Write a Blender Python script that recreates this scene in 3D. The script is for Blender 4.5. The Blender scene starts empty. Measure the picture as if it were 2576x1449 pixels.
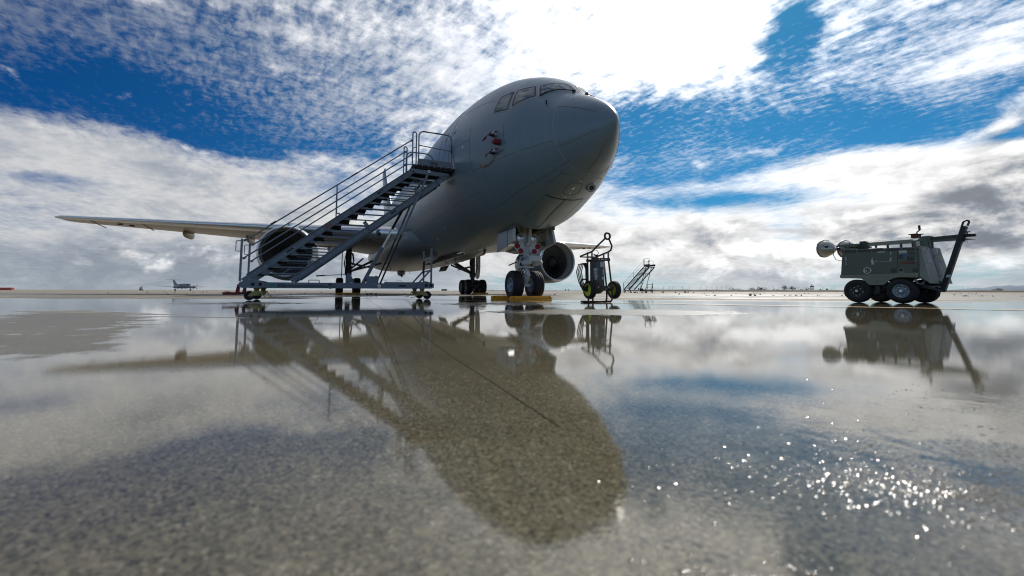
import bpy, bmesh, math, random
from math import sin, cos, pi, radians, sqrt, atan2
from mathutils import Vector, Matrix
random.seed(7)
R = random.Random(11)
SC = bpy.context.scene
COL = SC.collection

# ------------------------------------------------------------------ camera
CAM_H = 0.27
cam = bpy.data.cameras.new("camera")
cam_o = bpy.data.objects.new("camera", cam)
COL.objects.link(cam_o)
cam.sensor_fit = 'HORIZONTAL'
cam.sensor_width = 36.0
cam.lens = 1047.0 * 36.0 / 2576.0
cam.shift_y = -0.0302
cam.clip_start = 0.02
cam.clip_end = 40000.0
PITCH = 0.0808
cam_o.location = (0, 0, CAM_H)
cam_o.rotation_euler = (Matrix.Rotation(pi / 2 + PITCH, 4, 'X') @ Matrix.Rotation(0.0025, 4, 'Z')).to_euler()
cam.dof.use_dof = True
cam.dof.focus_distance = 13.0
cam.dof.aperture_fstop = 2.8
SC.camera = cam_o

# ------------------------------------------------------------------ sun
SUN_AZ, SUN_EL = radians(30.0), radians(40.0)
sl = bpy.data.lights.new("sun", 'SUN')
sl.energy = 3.6
sl.angle = radians(0.55)
sl.color = (1.0, 0.95, 0.87)
so = bpy.data.objects.new("sun", sl)
COL.objects.link(so)
SUN_DIR = Vector((sin(SUN_AZ) * cos(SUN_EL), cos(SUN_AZ) * cos(SUN_EL), sin(SUN_EL)))
so.rotation_euler = SUN_DIR.to_track_quat('Z', 'Y').to_euler()
so.location = (20, 40, 40)

# ------------------------------------------------------------------ view
SC.view_settings.view_transform = 'Standard'
SC.view_settings.look = 'None'
SC.view_settings.exposure = 0.0
SC.view_settings.gamma = 1.0
SC.view_settings.use_curve_mapping = False
SC.render.film_transparent = False
SC.cycles.pixel_filter_type = 'BLACKMAN_HARRIS'
SC.cycles.filter_width = 1.15
SC.cycles.max_bounces = 8
SC.cycles.caustics_reflective = False
SC.cycles.caustics_refractive = False
SC.cycles.sample_clamp_indirect = 6.0


# ------------------------------------------------------------------ node expression helper
class NX:
    """small arithmetic wrapper round shader node sockets"""
    nt = None

    def __init__(s, sock): s.s = sock

    @staticmethod
    def m(op, *a, clamp=False):
        n = NX.nt.nodes.new('ShaderNodeMath'); n.operation = op; n.use_clamp = clamp
        for i, v in enumerate(a):
            if isinstance(v, NX): NX.nt.links.new(v.s, n.inputs[i])
            else: n.inputs[i].default_value = float(v)
        return NX(n.outputs[0])

    def __add__(a, b): return NX.m('ADD', a, b)
    __radd__ = __add__
    def __sub__(a, b): return NX.m('SUBTRACT', a, b)
    def __rsub__(a, b): return NX.m('SUBTRACT', b, a)
    def __mul__(a, b): return NX.m('MULTIPLY', a, b)
    __rmul__ = __mul__
    def __truediv__(a, b): return NX.m('DIVIDE', a, b)
    def pow(a, b): return NX.m('POWER', a, b)
    def clamp(a): return NX.m('ADD', a, 0.0, clamp=True)


def nmax(a, b): return NX.m('MAXIMUM', a, b)
def nmin(a, b): return NX.m('MINIMUM', a, b)


def step(x, a, b):
    n = NX.nt.nodes.new('ShaderNodeMapRange'); n.interpolation_type = 'SMOOTHSTEP'
    NX.nt.links.new(x.s, n.inputs[0])
    n.inputs[1].default_value = a; n.inputs[2].default_value = b
    n.inputs[3].default_value = 0.0; n.inputs[4].default_value = 1.0
    return NX(n.outputs[0])


def xyz(x, y, z=0.0):
    n = NX.nt.nodes.new('ShaderNodeCombineXYZ')
    for i, v in enumerate((x, y, z)):
        if isinstance(v, NX): NX.nt.links.new(v.s, n.inputs[i])
        else: n.inputs[i].default_value = float(v)
    return n.outputs[0]


def noise(vec, scale, detail=4.0, rough=0.55, dist=0.0, lac=2.0):
    n = NX.nt.nodes.new('ShaderNodeTexNoise'); n.noise_dimensions = '3D'
    NX.nt.links.new(vec, n.inputs['Vector'])
    n.inputs['Scale'].default_value = scale; n.inputs['Detail'].default_value = detail
    n.inputs['Roughness'].default_value = rough; n.inputs['Distortion'].default_value = dist
    n.inputs['Lacunarity'].default_value = lac
    return NX(n.outputs[0])


def mixc(f, a, b, blend='MIX'):
    n = NX.nt.nodes.new('ShaderNodeMix'); n.data_type = 'RGBA'; n.blend_type = blend
    n.clamp_factor = True
    if isinstance(f, NX): NX.nt.links.new(f.s, n.inputs[0])
    else: n.inputs[0].default_value = f
    for i, v in ((6, a), (7, b)):
        if isinstance(v, (tuple, list)): n.inputs[i].default_value = (*v, 1.0)
        else: NX.nt.links.new(v, n.inputs[i])
    return n.outputs[2]


def scalec(col, f):
    """colour socket times a scalar"""
    n = NX.nt.nodes.new('ShaderNodeVectorMath'); n.operation = 'SCALE'
    if isinstance(col, (tuple, list)): n.inputs[0].default_value = col
    else: NX.nt.links.new(col, n.inputs[0])
    if isinstance(f, NX): NX.nt.links.new(f.s, n.inputs['Scale'])
    else: n.inputs['Scale'].default_value = f
    return n.outputs[0]


# ------------------------------------------------------------------ world: daylight sky with broken cloud
W = bpy.data.worlds.new("World")
SC.world = W
W.use_nodes = True
nt = W.node_tree
nt.nodes.clear()
NX.nt = nt
out = nt.nodes.new('ShaderNodeOutputWorld')
bg = nt.nodes.new('ShaderNodeBackground')
bg.inputs[1].default_value = 0.1
nt.links.new(bg.outputs[0], out.inputs[0])
sky = nt.nodes.new('ShaderNodeTexSky')
sky.sky_type = 'NISHITA'
sky.sun_disc = False
sky.sun_elevation = SUN_EL
sky.sun_rotation = SUN_AZ
sky.altitude = 50.0
sky.air_density = 1.0
sky.dust_density = 0.3
sky.ozone_density = 3.0

tc = nt.nodes.new('ShaderNodeTexCoord')
sep = nt.nodes.new('ShaderNodeSeparateXYZ')
nt.links.new(tc.outputs['Generated'], sep.inputs[0])
dx, dy, dz = (NX(o) for o in sep.outputs)
zz = nmax(dz, 0.0)
az = NX.m('ARCTAN2', dx, dy) * (180 / pi)
el = NX.m('ARCSINE', nmin(nmax(dz, -1.0), 1.0)) * (180 / pi)
px = dx / (zz + 0.08)
py = dy / (zz + 0.08)


def blob(a0, e0, ra, re, rot=0.0):
    """soft oval on the sky dome, degrees of azimuth / elevation"""
    c, s = cos(radians(rot)), sin(radians(rot))
    u = ((az - a0) * c + (el - e0) * s) * (1.0 / ra)
    v = ((el - e0) * c - (az - a0) * s) * (1.0 / re)
    return NX.m('POWER', 2.718, (u * u + v * v) * -1.0)


# warp so the placed shapes get torn edges
P3 = xyz(px, py, 0.0)
D3 = xyz(az, el * 2.2, 0.0)
w1 = noise(P3, 0.9, 3.0, 0.5) - 0.5
w2 = noise(P3, 2.6, 3.0, 0.55) - 0.5
lo = noise(D3, 0.055, 5.0, 0.6, 0.4)          # low stratocumulus, dome space
lo2 = noise(D3, 0.16, 5.0, 0.62, 0.5)
ripA = xyz(px * 0.8 + py * 0.6, (py * 0.8 - px * 0.6) * 0.45, 0.0)
ripB = xyz(px * 0.55 - py * 0.8, (py * 0.55 + px * 0.8) * 0.5, 3.0)
fl = noise(ripA, 16.0, 5.0, 0.62, 0.25)       # altocumulus flakes
fl2 = noise(P3, 6.0, 5.0, 0.6, 0.2)
rip = noise(ripB, 30.0, 3.0, 0.6, 0.15)
cover = 0.18 + (0.0
         - blob(-47.2, 19.4, 11.8, 2.7, 9) * 1.2
         - blob(-33.4, 19.8, 10.3, 3.5, 3) * 1.0
         - blob(-23.2, 18.9, 10.2, 2.7, -9) * 0.8
         - blob(-50.9, 22.8, 3.6, 2.0, -6) * 0.45
         - blob(35.0, 18.8, 16.2, 3.2, -8) * 1.0
         - blob(48.9, 16.7, 7.5, 1.8, -8) * 0.9
         - blob(21.5, 19.2, 6.4, 3.3, -18) * 0.8
         - blob(35.1, 27.5, 2.8, 3.6, -16) * 0.9
         - blob(27.7, 11.0, 8.3, 1.3, -2) * 0.6
         - blob(24.7, 15.4, 9.2, 1.7, -0) * 0.55
         - blob(-33.2, 16.2, 5.4, 1.1, -6) * 0.55
         - blob(-24.0, 13.9, 5.6, 1.2, 6) * 0.35
         - blob(46.2, 24.0, 7.1, 2.2, -1) * 0.3
         - blob(-43.9, 25.4, 11.8, 2.5, 10) * 0.5
         - blob(-21.1, 27.4, 12.4, 2.7, -6) * 0.25
         - blob(-47.9, 10.4, 5.1, 0.7, 3) * 0.3
         - blob(51.3, 13.9, 2.8, 1.3, -16) * 0.35
         + blob(-45.3, 11.5, 11.9, 3.5, -1) * 0.55
         + blob(-20.8, 16.7, 12.6, 3.4, 3) * 0.5
         + blob(19.4, 31.2, 18.2, 5.3, -10) * 0.55
         + blob(-2.2, 25.4, 13.9, 4.3, 1) * 0.08
         + blob(44.6, 12.3, 9.6, 2.3, -7) * 0.5
         + blob(21.6, 6.7, 38.4, 6.1, -1) * 0.5
         + blob(-29.4, 4.3, 35.8, 5.2, 2) * 0.5
         + blob(48.4, 8.6, 4.7, 2.9, -9) * 0.6
         + blob(46.5, 20.3, 6.4, 1.5, 7) * 0.35
         + blob(-28.3, 28.2, 21.6, 2.1, 1) * 0.06
         + blob(-32.2, 20.9, 5.5, 1.3, -6) * 0.3
         )
darkc = 0.0  + blob(49.5, 7.3, 4.0, 2.5, 1) * 0.7  + blob(-44.8, 2.3, 18.9, 2.1, 2) * 0.5  + blob(-17.9, 4.2, 17.0, 3.6, 1) * 0.45  + blob(30.5, 6.3, 20.4, 3.3, -3) * 0.35  + blob(28.2, 2.1, 25.0, 1.2, -1) * 0.3
cumc = -0.22  + blob(50.1, 9.2, 6.8, 4.6, 11) * 0.66  + blob(45.1, 6.3, 9.0, 2.3, -6) * 0.42  + blob(30.4, 5.3, 31.9, 3.5, -2) * 0.24  + blob(-42.0, 3.6, 17.6, 2.4, 3) * 0.22  + blob(-15.4, 4.8, 15.0, 3.2, 1) * 0.12  + blob(24.0, 6.6, 10.1, 3.5, -3) * 0.2  + blob(30.6, 10.0, 12.4, 1.4, -5) * -0.25
thinc = -0.06  + blob(-34.5, 27.0, 26.8, 5.3, -1) * 0.14  + blob(-44.8, 25.4, 12.7, 2.7, 20) * 0.05  + blob(46.6, 21.0, 8.0, 4.0, 2) * 0.16  + blob(-48.5, 18.8, 9.1, 2.1, 11) * -0.12  + blob(36.8, 18.0, 13.0, 2.1, -12) * -0.1  + blob(-6.1, 27.1, 14.3, 5.6, 2) * 0.2  + blob(-30.1, 21.8, 12.5, 2.2, -3) * 0.05
aaz = NX.m('ABSOLUTE', az)
cover = cover + w1 * 0.55 + w2 * 0.28 - step(aaz, 58.0, 95.0) * 0.16
upper = step(el, 10.0, 22.0)
flake = (fl - 0.5) * 1.15 + (fl2 - 0.5) * 0.75 + (rip - 0.5) * 0.45
lower = (lo - 0.5) * 1.5 + (lo2 - 0.5) * 0.8
dens = cover + flake * (upper * 0.75 + 0.25) + lower * (1.0 - upper * 0.8)
mask = step(dens, -0.18, 0.62)
# brightness of the cloud: forward scatter round the sun, grey bases low down
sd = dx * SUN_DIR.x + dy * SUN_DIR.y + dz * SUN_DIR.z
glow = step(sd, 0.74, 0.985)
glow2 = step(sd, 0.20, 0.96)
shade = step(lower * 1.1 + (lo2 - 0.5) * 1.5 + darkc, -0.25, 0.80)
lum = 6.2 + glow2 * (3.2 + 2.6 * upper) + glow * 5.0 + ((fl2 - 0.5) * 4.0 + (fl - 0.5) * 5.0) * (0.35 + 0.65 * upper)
lum = lum * (1.0 - shade * (1.0 - upper * 0.8) * 0.47) + step(sd * -1.0, -0.3, 0.8) * 3.2  # last term brightens unseen clouds behind the camera, added for fill
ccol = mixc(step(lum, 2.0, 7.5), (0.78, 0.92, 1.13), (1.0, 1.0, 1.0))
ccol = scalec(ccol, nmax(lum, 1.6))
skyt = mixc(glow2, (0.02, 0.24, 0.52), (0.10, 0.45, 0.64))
anti = step(sd * -1.0, -0.15, 0.75)            # unseen sky opposite the sun made paler to add fill light
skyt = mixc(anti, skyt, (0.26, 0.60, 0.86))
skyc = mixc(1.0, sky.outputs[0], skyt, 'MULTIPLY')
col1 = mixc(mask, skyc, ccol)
# thin mackerel cloud high up: small ripples over the blue
veil = noise(P3, 1.3, 4.0, 0.55, 0.3)
rp = noise(ripA, 30.0, 4.0, 0.6, 0.35)
rp2 = noise(ripB, 44.0, 3.0, 0.6, 0.3)
thin = step(rp * 0.66 + rp2 * 0.34 + (veil - 0.5) * 0.75 + thinc, 0.38, 0.84) * upper * (0.5 + 0.5 * glow2)
tlum = 4.0 + glow2 * 3.6 + glow * 4.0
col2 = mixc(thin * 0.85, col1, scalec((0.93, 0.98, 1.06), tlum))
# heaped cloud low down: hard sunlit heads, grey bases
C3 = xyz(az, el * 1.7, 11.0)
C4 = xyz(az + 0.5, el * 1.7 + 1.9, 11.0)
c1 = noise(C3, 0.135, 7.0, 0.58, 0.25)
c2 = noise(C4, 0.135, 7.0, 0.58, 0.25)
cd = (c1 - 0.5) * 1.25 + cumc
cmask = step(cd, -0.06, 0.20)
lit = (c1 - c2) * 3.4
cl_ = NX.m('SMOOTH_MAX', 8.2 + glow2 * 2.0 + lit * 12.0 - step(cd, 0.04, 0.46) * 5.6 - darkc * 1.1 + (lo2 - 0.5) * 7.0 + (fl2 - 0.5) * 2.5, 2.2, 4.5)
cl_ = nmin(cl_, 13.0)
ccol3 = scalec(mixc(step(cl_, 2.4, 7.0), (0.84, 0.94, 1.10), (1.0, 1.0, 1.0)), cl_)
col3 = mixc(cmask * 0.92, col2, ccol3)
# air light towards the horizon
hz_ = step(el * -1.0, -4.5, 0.3)
col3 = mixc(hz_ * 0.42, col3, scalec((0.76, 0.91, 1.06), 3.8 + glow2 * 1.7))
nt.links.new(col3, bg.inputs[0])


# ------------------------------------------------------------------ materials
def newmat(name):
    m = bpy.data.materials.new(name); m.use_nodes = True
    NX.nt = m.node_tree
    b = m.node_tree.nodes['Principled BSDF']
    return m, b


def lk(sock, b, name):
    NX.nt.links.new(sock.s if isinstance(sock, NX) else sock, b.inputs[name])


def bump(b, height, strength, dist):
    n = NX.nt.nodes.new('ShaderNodeBump')
    n.inputs['Strength'].default_value = strength; n.inputs['Distance'].default_value = dist
    NX.nt.links.new(height.s, n.inputs['Height'])
    NX.nt.links.new(n.outputs[0], b.inputs['Normal'])


def ocoord():
    return NX.nt.nodes.new('ShaderNodeTexCoord').outputs['Object']


def mat(name, col, rough=0.5, metal=0.0, var=0.18, scale=3.0, spec=0.5, bmp=0.0, dirt=None, dirt_amt=0.0, coat=0.0):
    """painted / metal surface with uneven tone, roughness and some grime"""
    m, b = newmat(name)
    oc = ocoord()
    n1 = noise(oc, scale, 5.0, 0.6)
    n2 = noise(oc, scale * 7.3, 4.0, 0.65)
    f = (n1 - 0.5) * (2.0 * var) + (n2 - 0.5) * var + 1.0
    c = scalec(col, f)
    if dirt:
        c = mixc(step(n1 * 0.6 + n2 * 0.4, 0.52, 0.72) * dirt_amt, c, dirt)
    lk(c, b, 'Base Color')
    lk(NX.m('ADD', (n2 - 0.5) * 0.25 + (n1 - 0.5) * 0.15, rough, clamp=True), b, 'Roughness')
    b.inputs['Metallic'].default_value = metal
    b.inputs['Specular IOR Level'].default_value = spec
    b.inputs['Coat Weight'].default_value = coat
    if bmp: bump(b, n2, bmp, 0.01)
    return m


def glassy(name, col, rough=0.05, spec=0.8):
    m, b = newmat(name)
    oc = ocoord()
    n = noise(oc, 2.5, 4.0, 0.6)
    lk(scalec(col, n * 0.9 + 0.55), b, 'Base Color')
    lk(n * 0.08 + rough, b, 'Roughness')
    b.inputs['Specular IOR Level'].default_value = spec
    return m


# aircraft skin: flat grey paint, streaked along the airflow, faint stringer tone
def skin(name, col):
    m, b = newmat(name)
    oc = ocoord()
    s = NX.nt.nodes.new('ShaderNodeSeparateXYZ'); NX.nt.links.new(oc, s.inputs[0])
    x, y, z = (NX(o) for o in s.outputs)
    streak = noise(xyz(x * 4.0, y * 0.55, z * 0.25), 1.6, 5.0, 0.65)
    big = noise(oc, 0.7, 4.0, 0.55)
    fine = noise(oc, 26.0, 3.0, 0.6)
    f = 1.0 + (streak - 0.5) * 0.22 + (big - 0.5) * 0.2 + (fine - 0.5) * 0.1
    lk(scalec(col, f), b, 'Base Color')
    lk(0.33 + (streak - 0.5) * 0.22 + (fine - 0.5) * 0.12, b, 'Roughness')
    b.inputs['Specular IOR Level'].default_value = 0.6
    h = noise(oc, 1.1, 2.0, 0.5)
    bump(b, h, 0.25, 0.02)
    return m


M = {}
M['skin'] = skin('grey_aircraft_paint', (0.170, 0.240, 0.290))
M['radome'] = skin('radome_paint', (0.168, 0.236, 0.285))
M['belly'] = skin('belly_paint', (0.17, 0.195, 0.215))
M['wing'] = skin('wing_paint_bounce_tint', (0.37, 0.30, 0.215))  # grey wing coloured tan for the light bounced up off the ground
M['nacelle'] = skin('nacelle_paint', (0.18, 0.245, 0.30))
M['lip'] = mat('bare_aluminium_lip', (0.72, 0.73, 0.74), 0.26, 0.75, 0.12, 2.0)
M['duct'] = mat('intake_liner', (0.62, 0.63, 0.64), 0.42, 0.2, 0.12, 3.0)
M['blade'] = mat('titanium_blade', (0.15, 0.145, 0.14), 0.34, 0.4, 0.25, 6.0)
M['spinner'] = mat('spinner_black', (0.03, 0.03, 0.032), 0.45)
M['seam'] = mat('panel_seam_dark', (0.065, 0.08, 0.095), 0.7)
M['seam_light'] = mat('radome_seam_light', (0.36, 0.38, 0.38), 0.5)
M['strip'] = mat('diverter_strip_metal', (0.20, 0.21, 0.21), 0.4, 0.3)
M['glass'] = glassy('cockpit_glass', (0.045, 0.095, 0.125), 0.03, 0.75)
M['wframe'] = mat('window_surround', (0.40, 0.42, 0.44), 0.42, 0.0, 0.1, 9.0)
M['gasket'] = mat('black_gasket', (0.012, 0.012, 0.013), 0.6)
M['tyre'] = mat('tyre_rubber', (0.014, 0.014, 0.015), 0.68, 0.0, 0.3, 8.0, dirt=(0.06, 0.055, 0.05), dirt_amt=0.35)
M['rim'] = mat('wheel_rim_grey', (0.30, 0.36, 0.40), 0.42, 0.2, 0.2, 12.0, dirt=(0.07, 0.065, 0.06), dirt_amt=0.5)
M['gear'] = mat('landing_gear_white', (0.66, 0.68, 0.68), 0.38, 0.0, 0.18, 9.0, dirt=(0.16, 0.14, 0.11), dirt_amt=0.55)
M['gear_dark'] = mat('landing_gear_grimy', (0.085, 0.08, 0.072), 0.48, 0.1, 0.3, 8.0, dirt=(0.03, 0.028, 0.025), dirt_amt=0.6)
M['chrome'] = mat('polished_steel', (0.72, 0.72, 0.72), 0.12, 1.0, 0.06, 5.0)
M['bay'] = mat('bay_interior', (0.10, 0.10, 0.095), 0.6, 0.0, 0.3, 5.0)
M['hose'] = mat('hydraulic_line', (0.03, 0.03, 0.03), 0.5)
M['lens'] = mat('lamp_lens', (0.62, 0.64, 0.62), 0.08, 0.75, 0.35, 14.0)
M['red'] = mat('red_lens', (0.80, 0.004, 0.008), 0.6, 0.0, 0.2, 20.0)
M['redpaint'] = mat('red_paint', (0.20, 0.018, 0.018), 0.5, 0.0, 0.2, 6.0)
M['cover_red'] = mat('red_cover_fabric', (0.17, 0.012, 0.022), 0.7, 0.0, 0.3, 18.0)
M['strap'] = mat('faded_red_strap', (0.30, 0.13, 0.085), 0.8, 0.0, 0.3, 14.0)
M['white'] = mat('white_decal', (0.62, 0.64, 0.66), 0.5, 0.0, 0.08, 30.0)
M['decal_grey'] = mat('grey_decal', (0.36, 0.38, 0.38), 0.5, 0.0, 0.15, 30.0)
M['orange'] = mat('orange_chock', (0.92, 0.38, 0.02), 0.5, 0.0, 0.18, 5.0, dirt=(0.35, 0.16, 0.03), dirt_amt=0.5)
M['stand'] = mat('stand_paint', (0.185, 0.22, 0.265), 0.42, 0.1, 0.12, 4.0, bmp=0.05)
M['stand_dark'] = mat('stand_underside', (0.022, 0.023, 0.025), 0.7, 0.0, 0.2, 6.0)
M['stand_edge'] = mat('black_bumper', (0.012, 0.012, 0.013), 0.6)
M['tape'] = mat('brown_grip_tape', (0.055, 0.05, 0.052), 0.85)
M['bolt'] = mat('zinc_bolt', (0.75, 0.75, 0.73), 0.3, 0.6, 0.05)
M['brass'] = mat('brass_bush', (0.42, 0.30, 0.07), 0.35, 0.8)
M['caster'] = mat('yellow_zinc_caster', (0.38, 0.31, 0.12), 0.42, 0.45, 0.25, 14.0, dirt=(0.10, 0.07, 0.03), dirt_amt=0.6)
M['text'] = mat('stencil_black', (0.022, 0.024, 0.027), 0.6)
M['text_red'] = mat('stencil_red', (0.40, 0.06, 0.06), 0.6)
M['teal'] = mat('teal_square', (0.02, 0.27, 0.23), 0.5)
M['olive'] = mat('olive_drab', (0.118, 0.145, 0.110), 0.42, 0.0, 0.2, 3.0, dirt=(0.10, 0.105, 0.09), dirt_amt=0.3)
M['olive_lt'] = mat('olive_faded', (0.25, 0.265, 0.205), 0.5, 0.0, 0.22, 2.5, dirt=(0.17, 0.17, 0.14), dirt_amt=0.4)
M['olive_dk'] = mat('olive_dark', (0.05, 0.056, 0.05), 0.45, 0.0, 0.25, 5.0)
M['black'] = mat('black_paint', (0.012, 0.012, 0.014), 0.42, 0.0, 0.3, 8.0)
M['lampshell'] = mat('spun_aluminium', (0.45, 0.455, 0.42), 0.32, 0.75, 0.1, 4.0)
M['blue'] = mat('blue_tape', (0.015, 0.15, 0.62), 0.5)
M['yellow'] = mat('yellow_dot', (0.72, 0.50, 0.03), 0.5)
M['lime'] = mat('lime_rim', (0.66, 0.72, 0.05), 0.42, 0.0, 0.12, 12.0, dirt=(0.16, 0.17, 0.05), dirt_amt=0.4)
M['tank'] = mat('tank_green', (0.07, 0.088, 0.086), 0.35, 0.0, 0.25, 6.0, dirt=(0.18, 0.19, 0.12), dirt_amt=0.12)
M['brown'] = mat('brown_frame', (0.055, 0.045, 0.036), 0.48, 0.1, 0.3, 8.0, dirt=(0.16, 0.07, 0.03), dirt_amt=0.25)
M['label'] = mat('paper_label', (0.55, 0.57, 0.57), 0.6, 0.0, 0.15, 60.0, dirt=(0.20, 0.21, 0.21), dirt_amt=0.5)
M['far_plane'] = mat('far_aircraft_paint', (0.20, 0.23, 0.27), 0.4)
M['far_dark'] = mat('far_dark', (0.03, 0.033, 0.038), 0.6)
M['bark'] = mat('bark', (0.05, 0.042, 0.035), 0.85)
M['leaf'] = mat('tree_leaf', (0.030, 0.050, 0.030), 0.75, 0.0, 0.5, 0.6)
M['steel'] = mat('galvanised_steel', (0.22, 0.23, 0.24), 0.5, 0.3)
M['turbine'] = mat('hazed_turbine', (0.42, 0.47, 0.52), 0.5)  # pale blue-grey carries the haze of distance in the base colour
M['barrier'] = mat('orange_red_barrier', (0.55, 0.09, 0.05), 0.5, 0.0, 0.15, 1.0)
M['weed'] = mat('dry_weed', (0.085, 0.075, 0.035), 0.85, 0.0, 0.4, 2.0)
M['weed_green'] = mat('green_weed', (0.06, 0.085, 0.03), 0.85, 0.0, 0.4, 2.0)
M['sealant'] = mat('joint_sealant', (0.055, 0.048, 0.036), 0.9, 0.0, 0.4, 5.0, spec=0.02)
M['stand_far'] = mat('navy_stand_paint', (0.022, 0.028, 0.045), 0.5)
M['winch'] = mat('rusty_winch_red', (0.09, 0.025, 0.018), 0.6, 0.0, 0.3, 9.0)
M['truck'] = mat('yellow_truck_paint', (0.42, 0.42, 0.12), 0.45)


# ------------------------------------------------------------------ mesh builder
class MB:
    def __init__(s, f=None):
        s.v = []; s.q = []; s.f = f or (lambda a, b, c: (a, b, c)); s.sm = []

    def add(s, vs, fs, smooth=False):
        o = len(s.v)
        s.v += [s.f(*p) for p in vs]
        s.q += [tuple(i + o for i in q) for q in fs]
        s.sm += [smooth] * len(fs)
        return s

    def hexa(s, p):
        """eight corners: bottom loop then top loop"""
        return s.add(p, [(0, 3, 2, 1), (4, 5, 6, 7), (0, 1, 5, 4), (1, 2, 6, 5), (2, 3, 7, 6), (3, 0, 4, 7)])

    def box(s, x0, x1, y0, y1, z0, z1):
        return s.hexa([(x0, y0, z0), (x1, y0, z0), (x1, y1, z0), (x0, y1, z0), (x0, y0, z1), (x1, y0, z1), (x1, y1, z1), (x0, y1, z1)])

    def bbox(s, x0, x1, y0, y1, z0, z1, b):
        """box with chamfered edges"""
        m = bmesh.new()
        bmesh.ops.create_cube(m, size=1.0)
        for v in m.verts:
            v.co = Vector(((x0 + x1) / 2 + v.co.x * (x1 - x0), (y0 + y1) / 2 + v.co.y * (y1 - y0), (z0 + z1) / 2 + v.co.z * (z1 - z0)))
        bmesh.ops.bevel(m, geom=m.edges[:] + m.verts[:], offset=b, segments=2, affect='EDGES', profile=0.6)
        m.verts.index_update()
        s.add([tuple(v.co) for v in m.verts], [tuple(v.index for v in f.verts) for f in m.faces])
        m.free(); return s

    def bar(s, p0, p1, w, h, up=(0, 0, 1)):
        p0, p1 = Vector(p0), Vector(p1)
        d = (p1 - p0).normalized(); up = Vector(up)
        if abs(d.dot(up)) > 0.98: up = Vector((1, 0, 0))
        r = d.cross(up).normalized(); u = r.cross(d).normalized()
        c = []
        for p in (p0, p1):
            for a, b in ((-1, -1), (1, -1), (1, 1), (-1, 1)):
                c.append(tuple(p + r * (a * w / 2) + u * (b * h / 2)))
        return s.hexa(c)

    def tube(s, pts, r, n=8, cap=True, closed=False):
        pts = [Vector(p) for p in pts]; k = len(pts)
        rr = r if isinstance(r, (list, tuple)) else [r] * k
        vs, fs = [], []
        ref = None
        for i, p in enumerate(pts):
            if closed: d = (pts[(i + 1) % k] - pts[i - 1]).normalized()
            else: d = (pts[min(i + 1, k - 1)] - pts[max(i - 1, 0)]).normalized()
            if ref is None:
                ref = Vector((0, 0, 1)) if abs(d.z) < 0.9 else Vector((1, 0, 0))
            ref = (ref - d * ref.dot(d)).normalized()
            b = d.cross(ref)
            vs += [tuple(p + (ref * cos(2 * pi * j / n) + b * sin(2 * pi * j / n)) * rr[i]) for j in range(n)]
        for i in range(k if closed else k - 1):
            i2 = (i + 1) % k
            fs += [(i * n + j, i * n + (j + 1) % n, i2 * n + (j + 1) % n, i2 * n + j) for j in range(n)]
        s.add(vs, fs, True)
        if cap and not closed:
            s.add(vs[:n], [tuple(range(n))]); s.add(vs[-n:], [tuple(range(n))])
        return s

    def lathe(s, prof, o, ax, n=32, smooth=True, a0=0.0, a1=2 * pi):
        """profile of (radius, distance along axis) revolved about axis ax through o"""
        o = Vector(o); ax = Vector(ax).normalized()
        t = Vector((0, 0, 1)) if abs(ax.z) < 0.9 else Vector((1, 0, 0))
        u = (t - ax * t.dot(ax)).normalized(); w = ax.cross(u)
        full = abs(a1 - a0 - 2 * pi) < 1e-6
        m = n if full else n + 1
        vs = []
        for r, x in prof:
            for j in range(m):
                a = a0 + (a1 - a0) * j / n
                vs.append(tuple(o + ax * x + (u * cos(a) + w * sin(a)) * r))
        fs = []
        for i in range(len(prof) - 1):
            for j in range(n):
                j2 = (j + 1) % m
                fs.append((i * m + j, i * m + j2, (i + 1) * m + j2, (i + 1) * m + j))
        return s.add(vs, fs, smooth)

    def prism(s, poly, z0, z1, fr):
        """polygon (u,v) in frame fr(u,v,w) thickened from w=z0 to w=z1"""
        n = len(poly)
        vs = [fr(u, v, z0) for u, v in poly] + [fr(u, v, z1) for u, v in poly]
        return s.add(vs, [tuple(range(n))[::-1], tuple(range(n, 2 * n))] + [(i, (i + 1) % n, n + (i + 1) % n, n + i) for i in range(n)])

    def grid(s, rows, smooth=True, closed=False):
        n = len(rows[0]); vs = [p for r in rows for p in r]; fs = []
        for i in range(len(rows) - 1):
            for j in range(n if closed else n - 1):
                j2 = (j + 1) % n
                fs.append((i * n + j, i * n + j2, (i + 1) * n + j2, (i + 1) * n + j))
        return s.add(vs, fs, smooth)

    def mesh(s, name, material, weld=0.0):
        me = bpy.data.meshes.new(name)
        me.from_pydata(s.v, [], s.q)
        me.polygons.foreach_set('use_smooth', s.sm)
        bm = bmesh.new(); bm.from_mesh(me)
        if weld: bmesh.ops.remove_doubles(bm, verts=bm.verts, dist=weld)
        bmesh.ops.recalc_face_normals(bm, faces=bm.faces)
        bm.to_mesh(me); bm.free()
        me.materials.append(material)
        return me

    def build(s, name, material, parent=None, weld=0.0):
        return link(name, s.mesh(name, material, weld), parent)


def link(name, me, parent=None):
    o = bpy.data.objects.new(name, me)
    COL.objects.link(o)
    if parent: o.parent = parent
    return o


def tag(o, label=None, cat=None, group=None, kind=None):
    if label: o['label'] = label
    if cat: o['category'] = cat
    if group: o['group'] = group
    if kind: o['kind'] = kind
    return o


def thing(name, label, cat, loc=(0, 0, 0), rz=0.0, group=None):
    o = bpy.data.objects.new(name, None)
    o.empty_display_size = 0.3
    COL.objects.link(o); o.location = loc; o.rotation_euler = (0, 0, rz)
    return tag(o, label, cat, group)


def kids(o): return [c for c in ALL() if c.parent == o]


def ALL(): return list(COL.objects)


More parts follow.
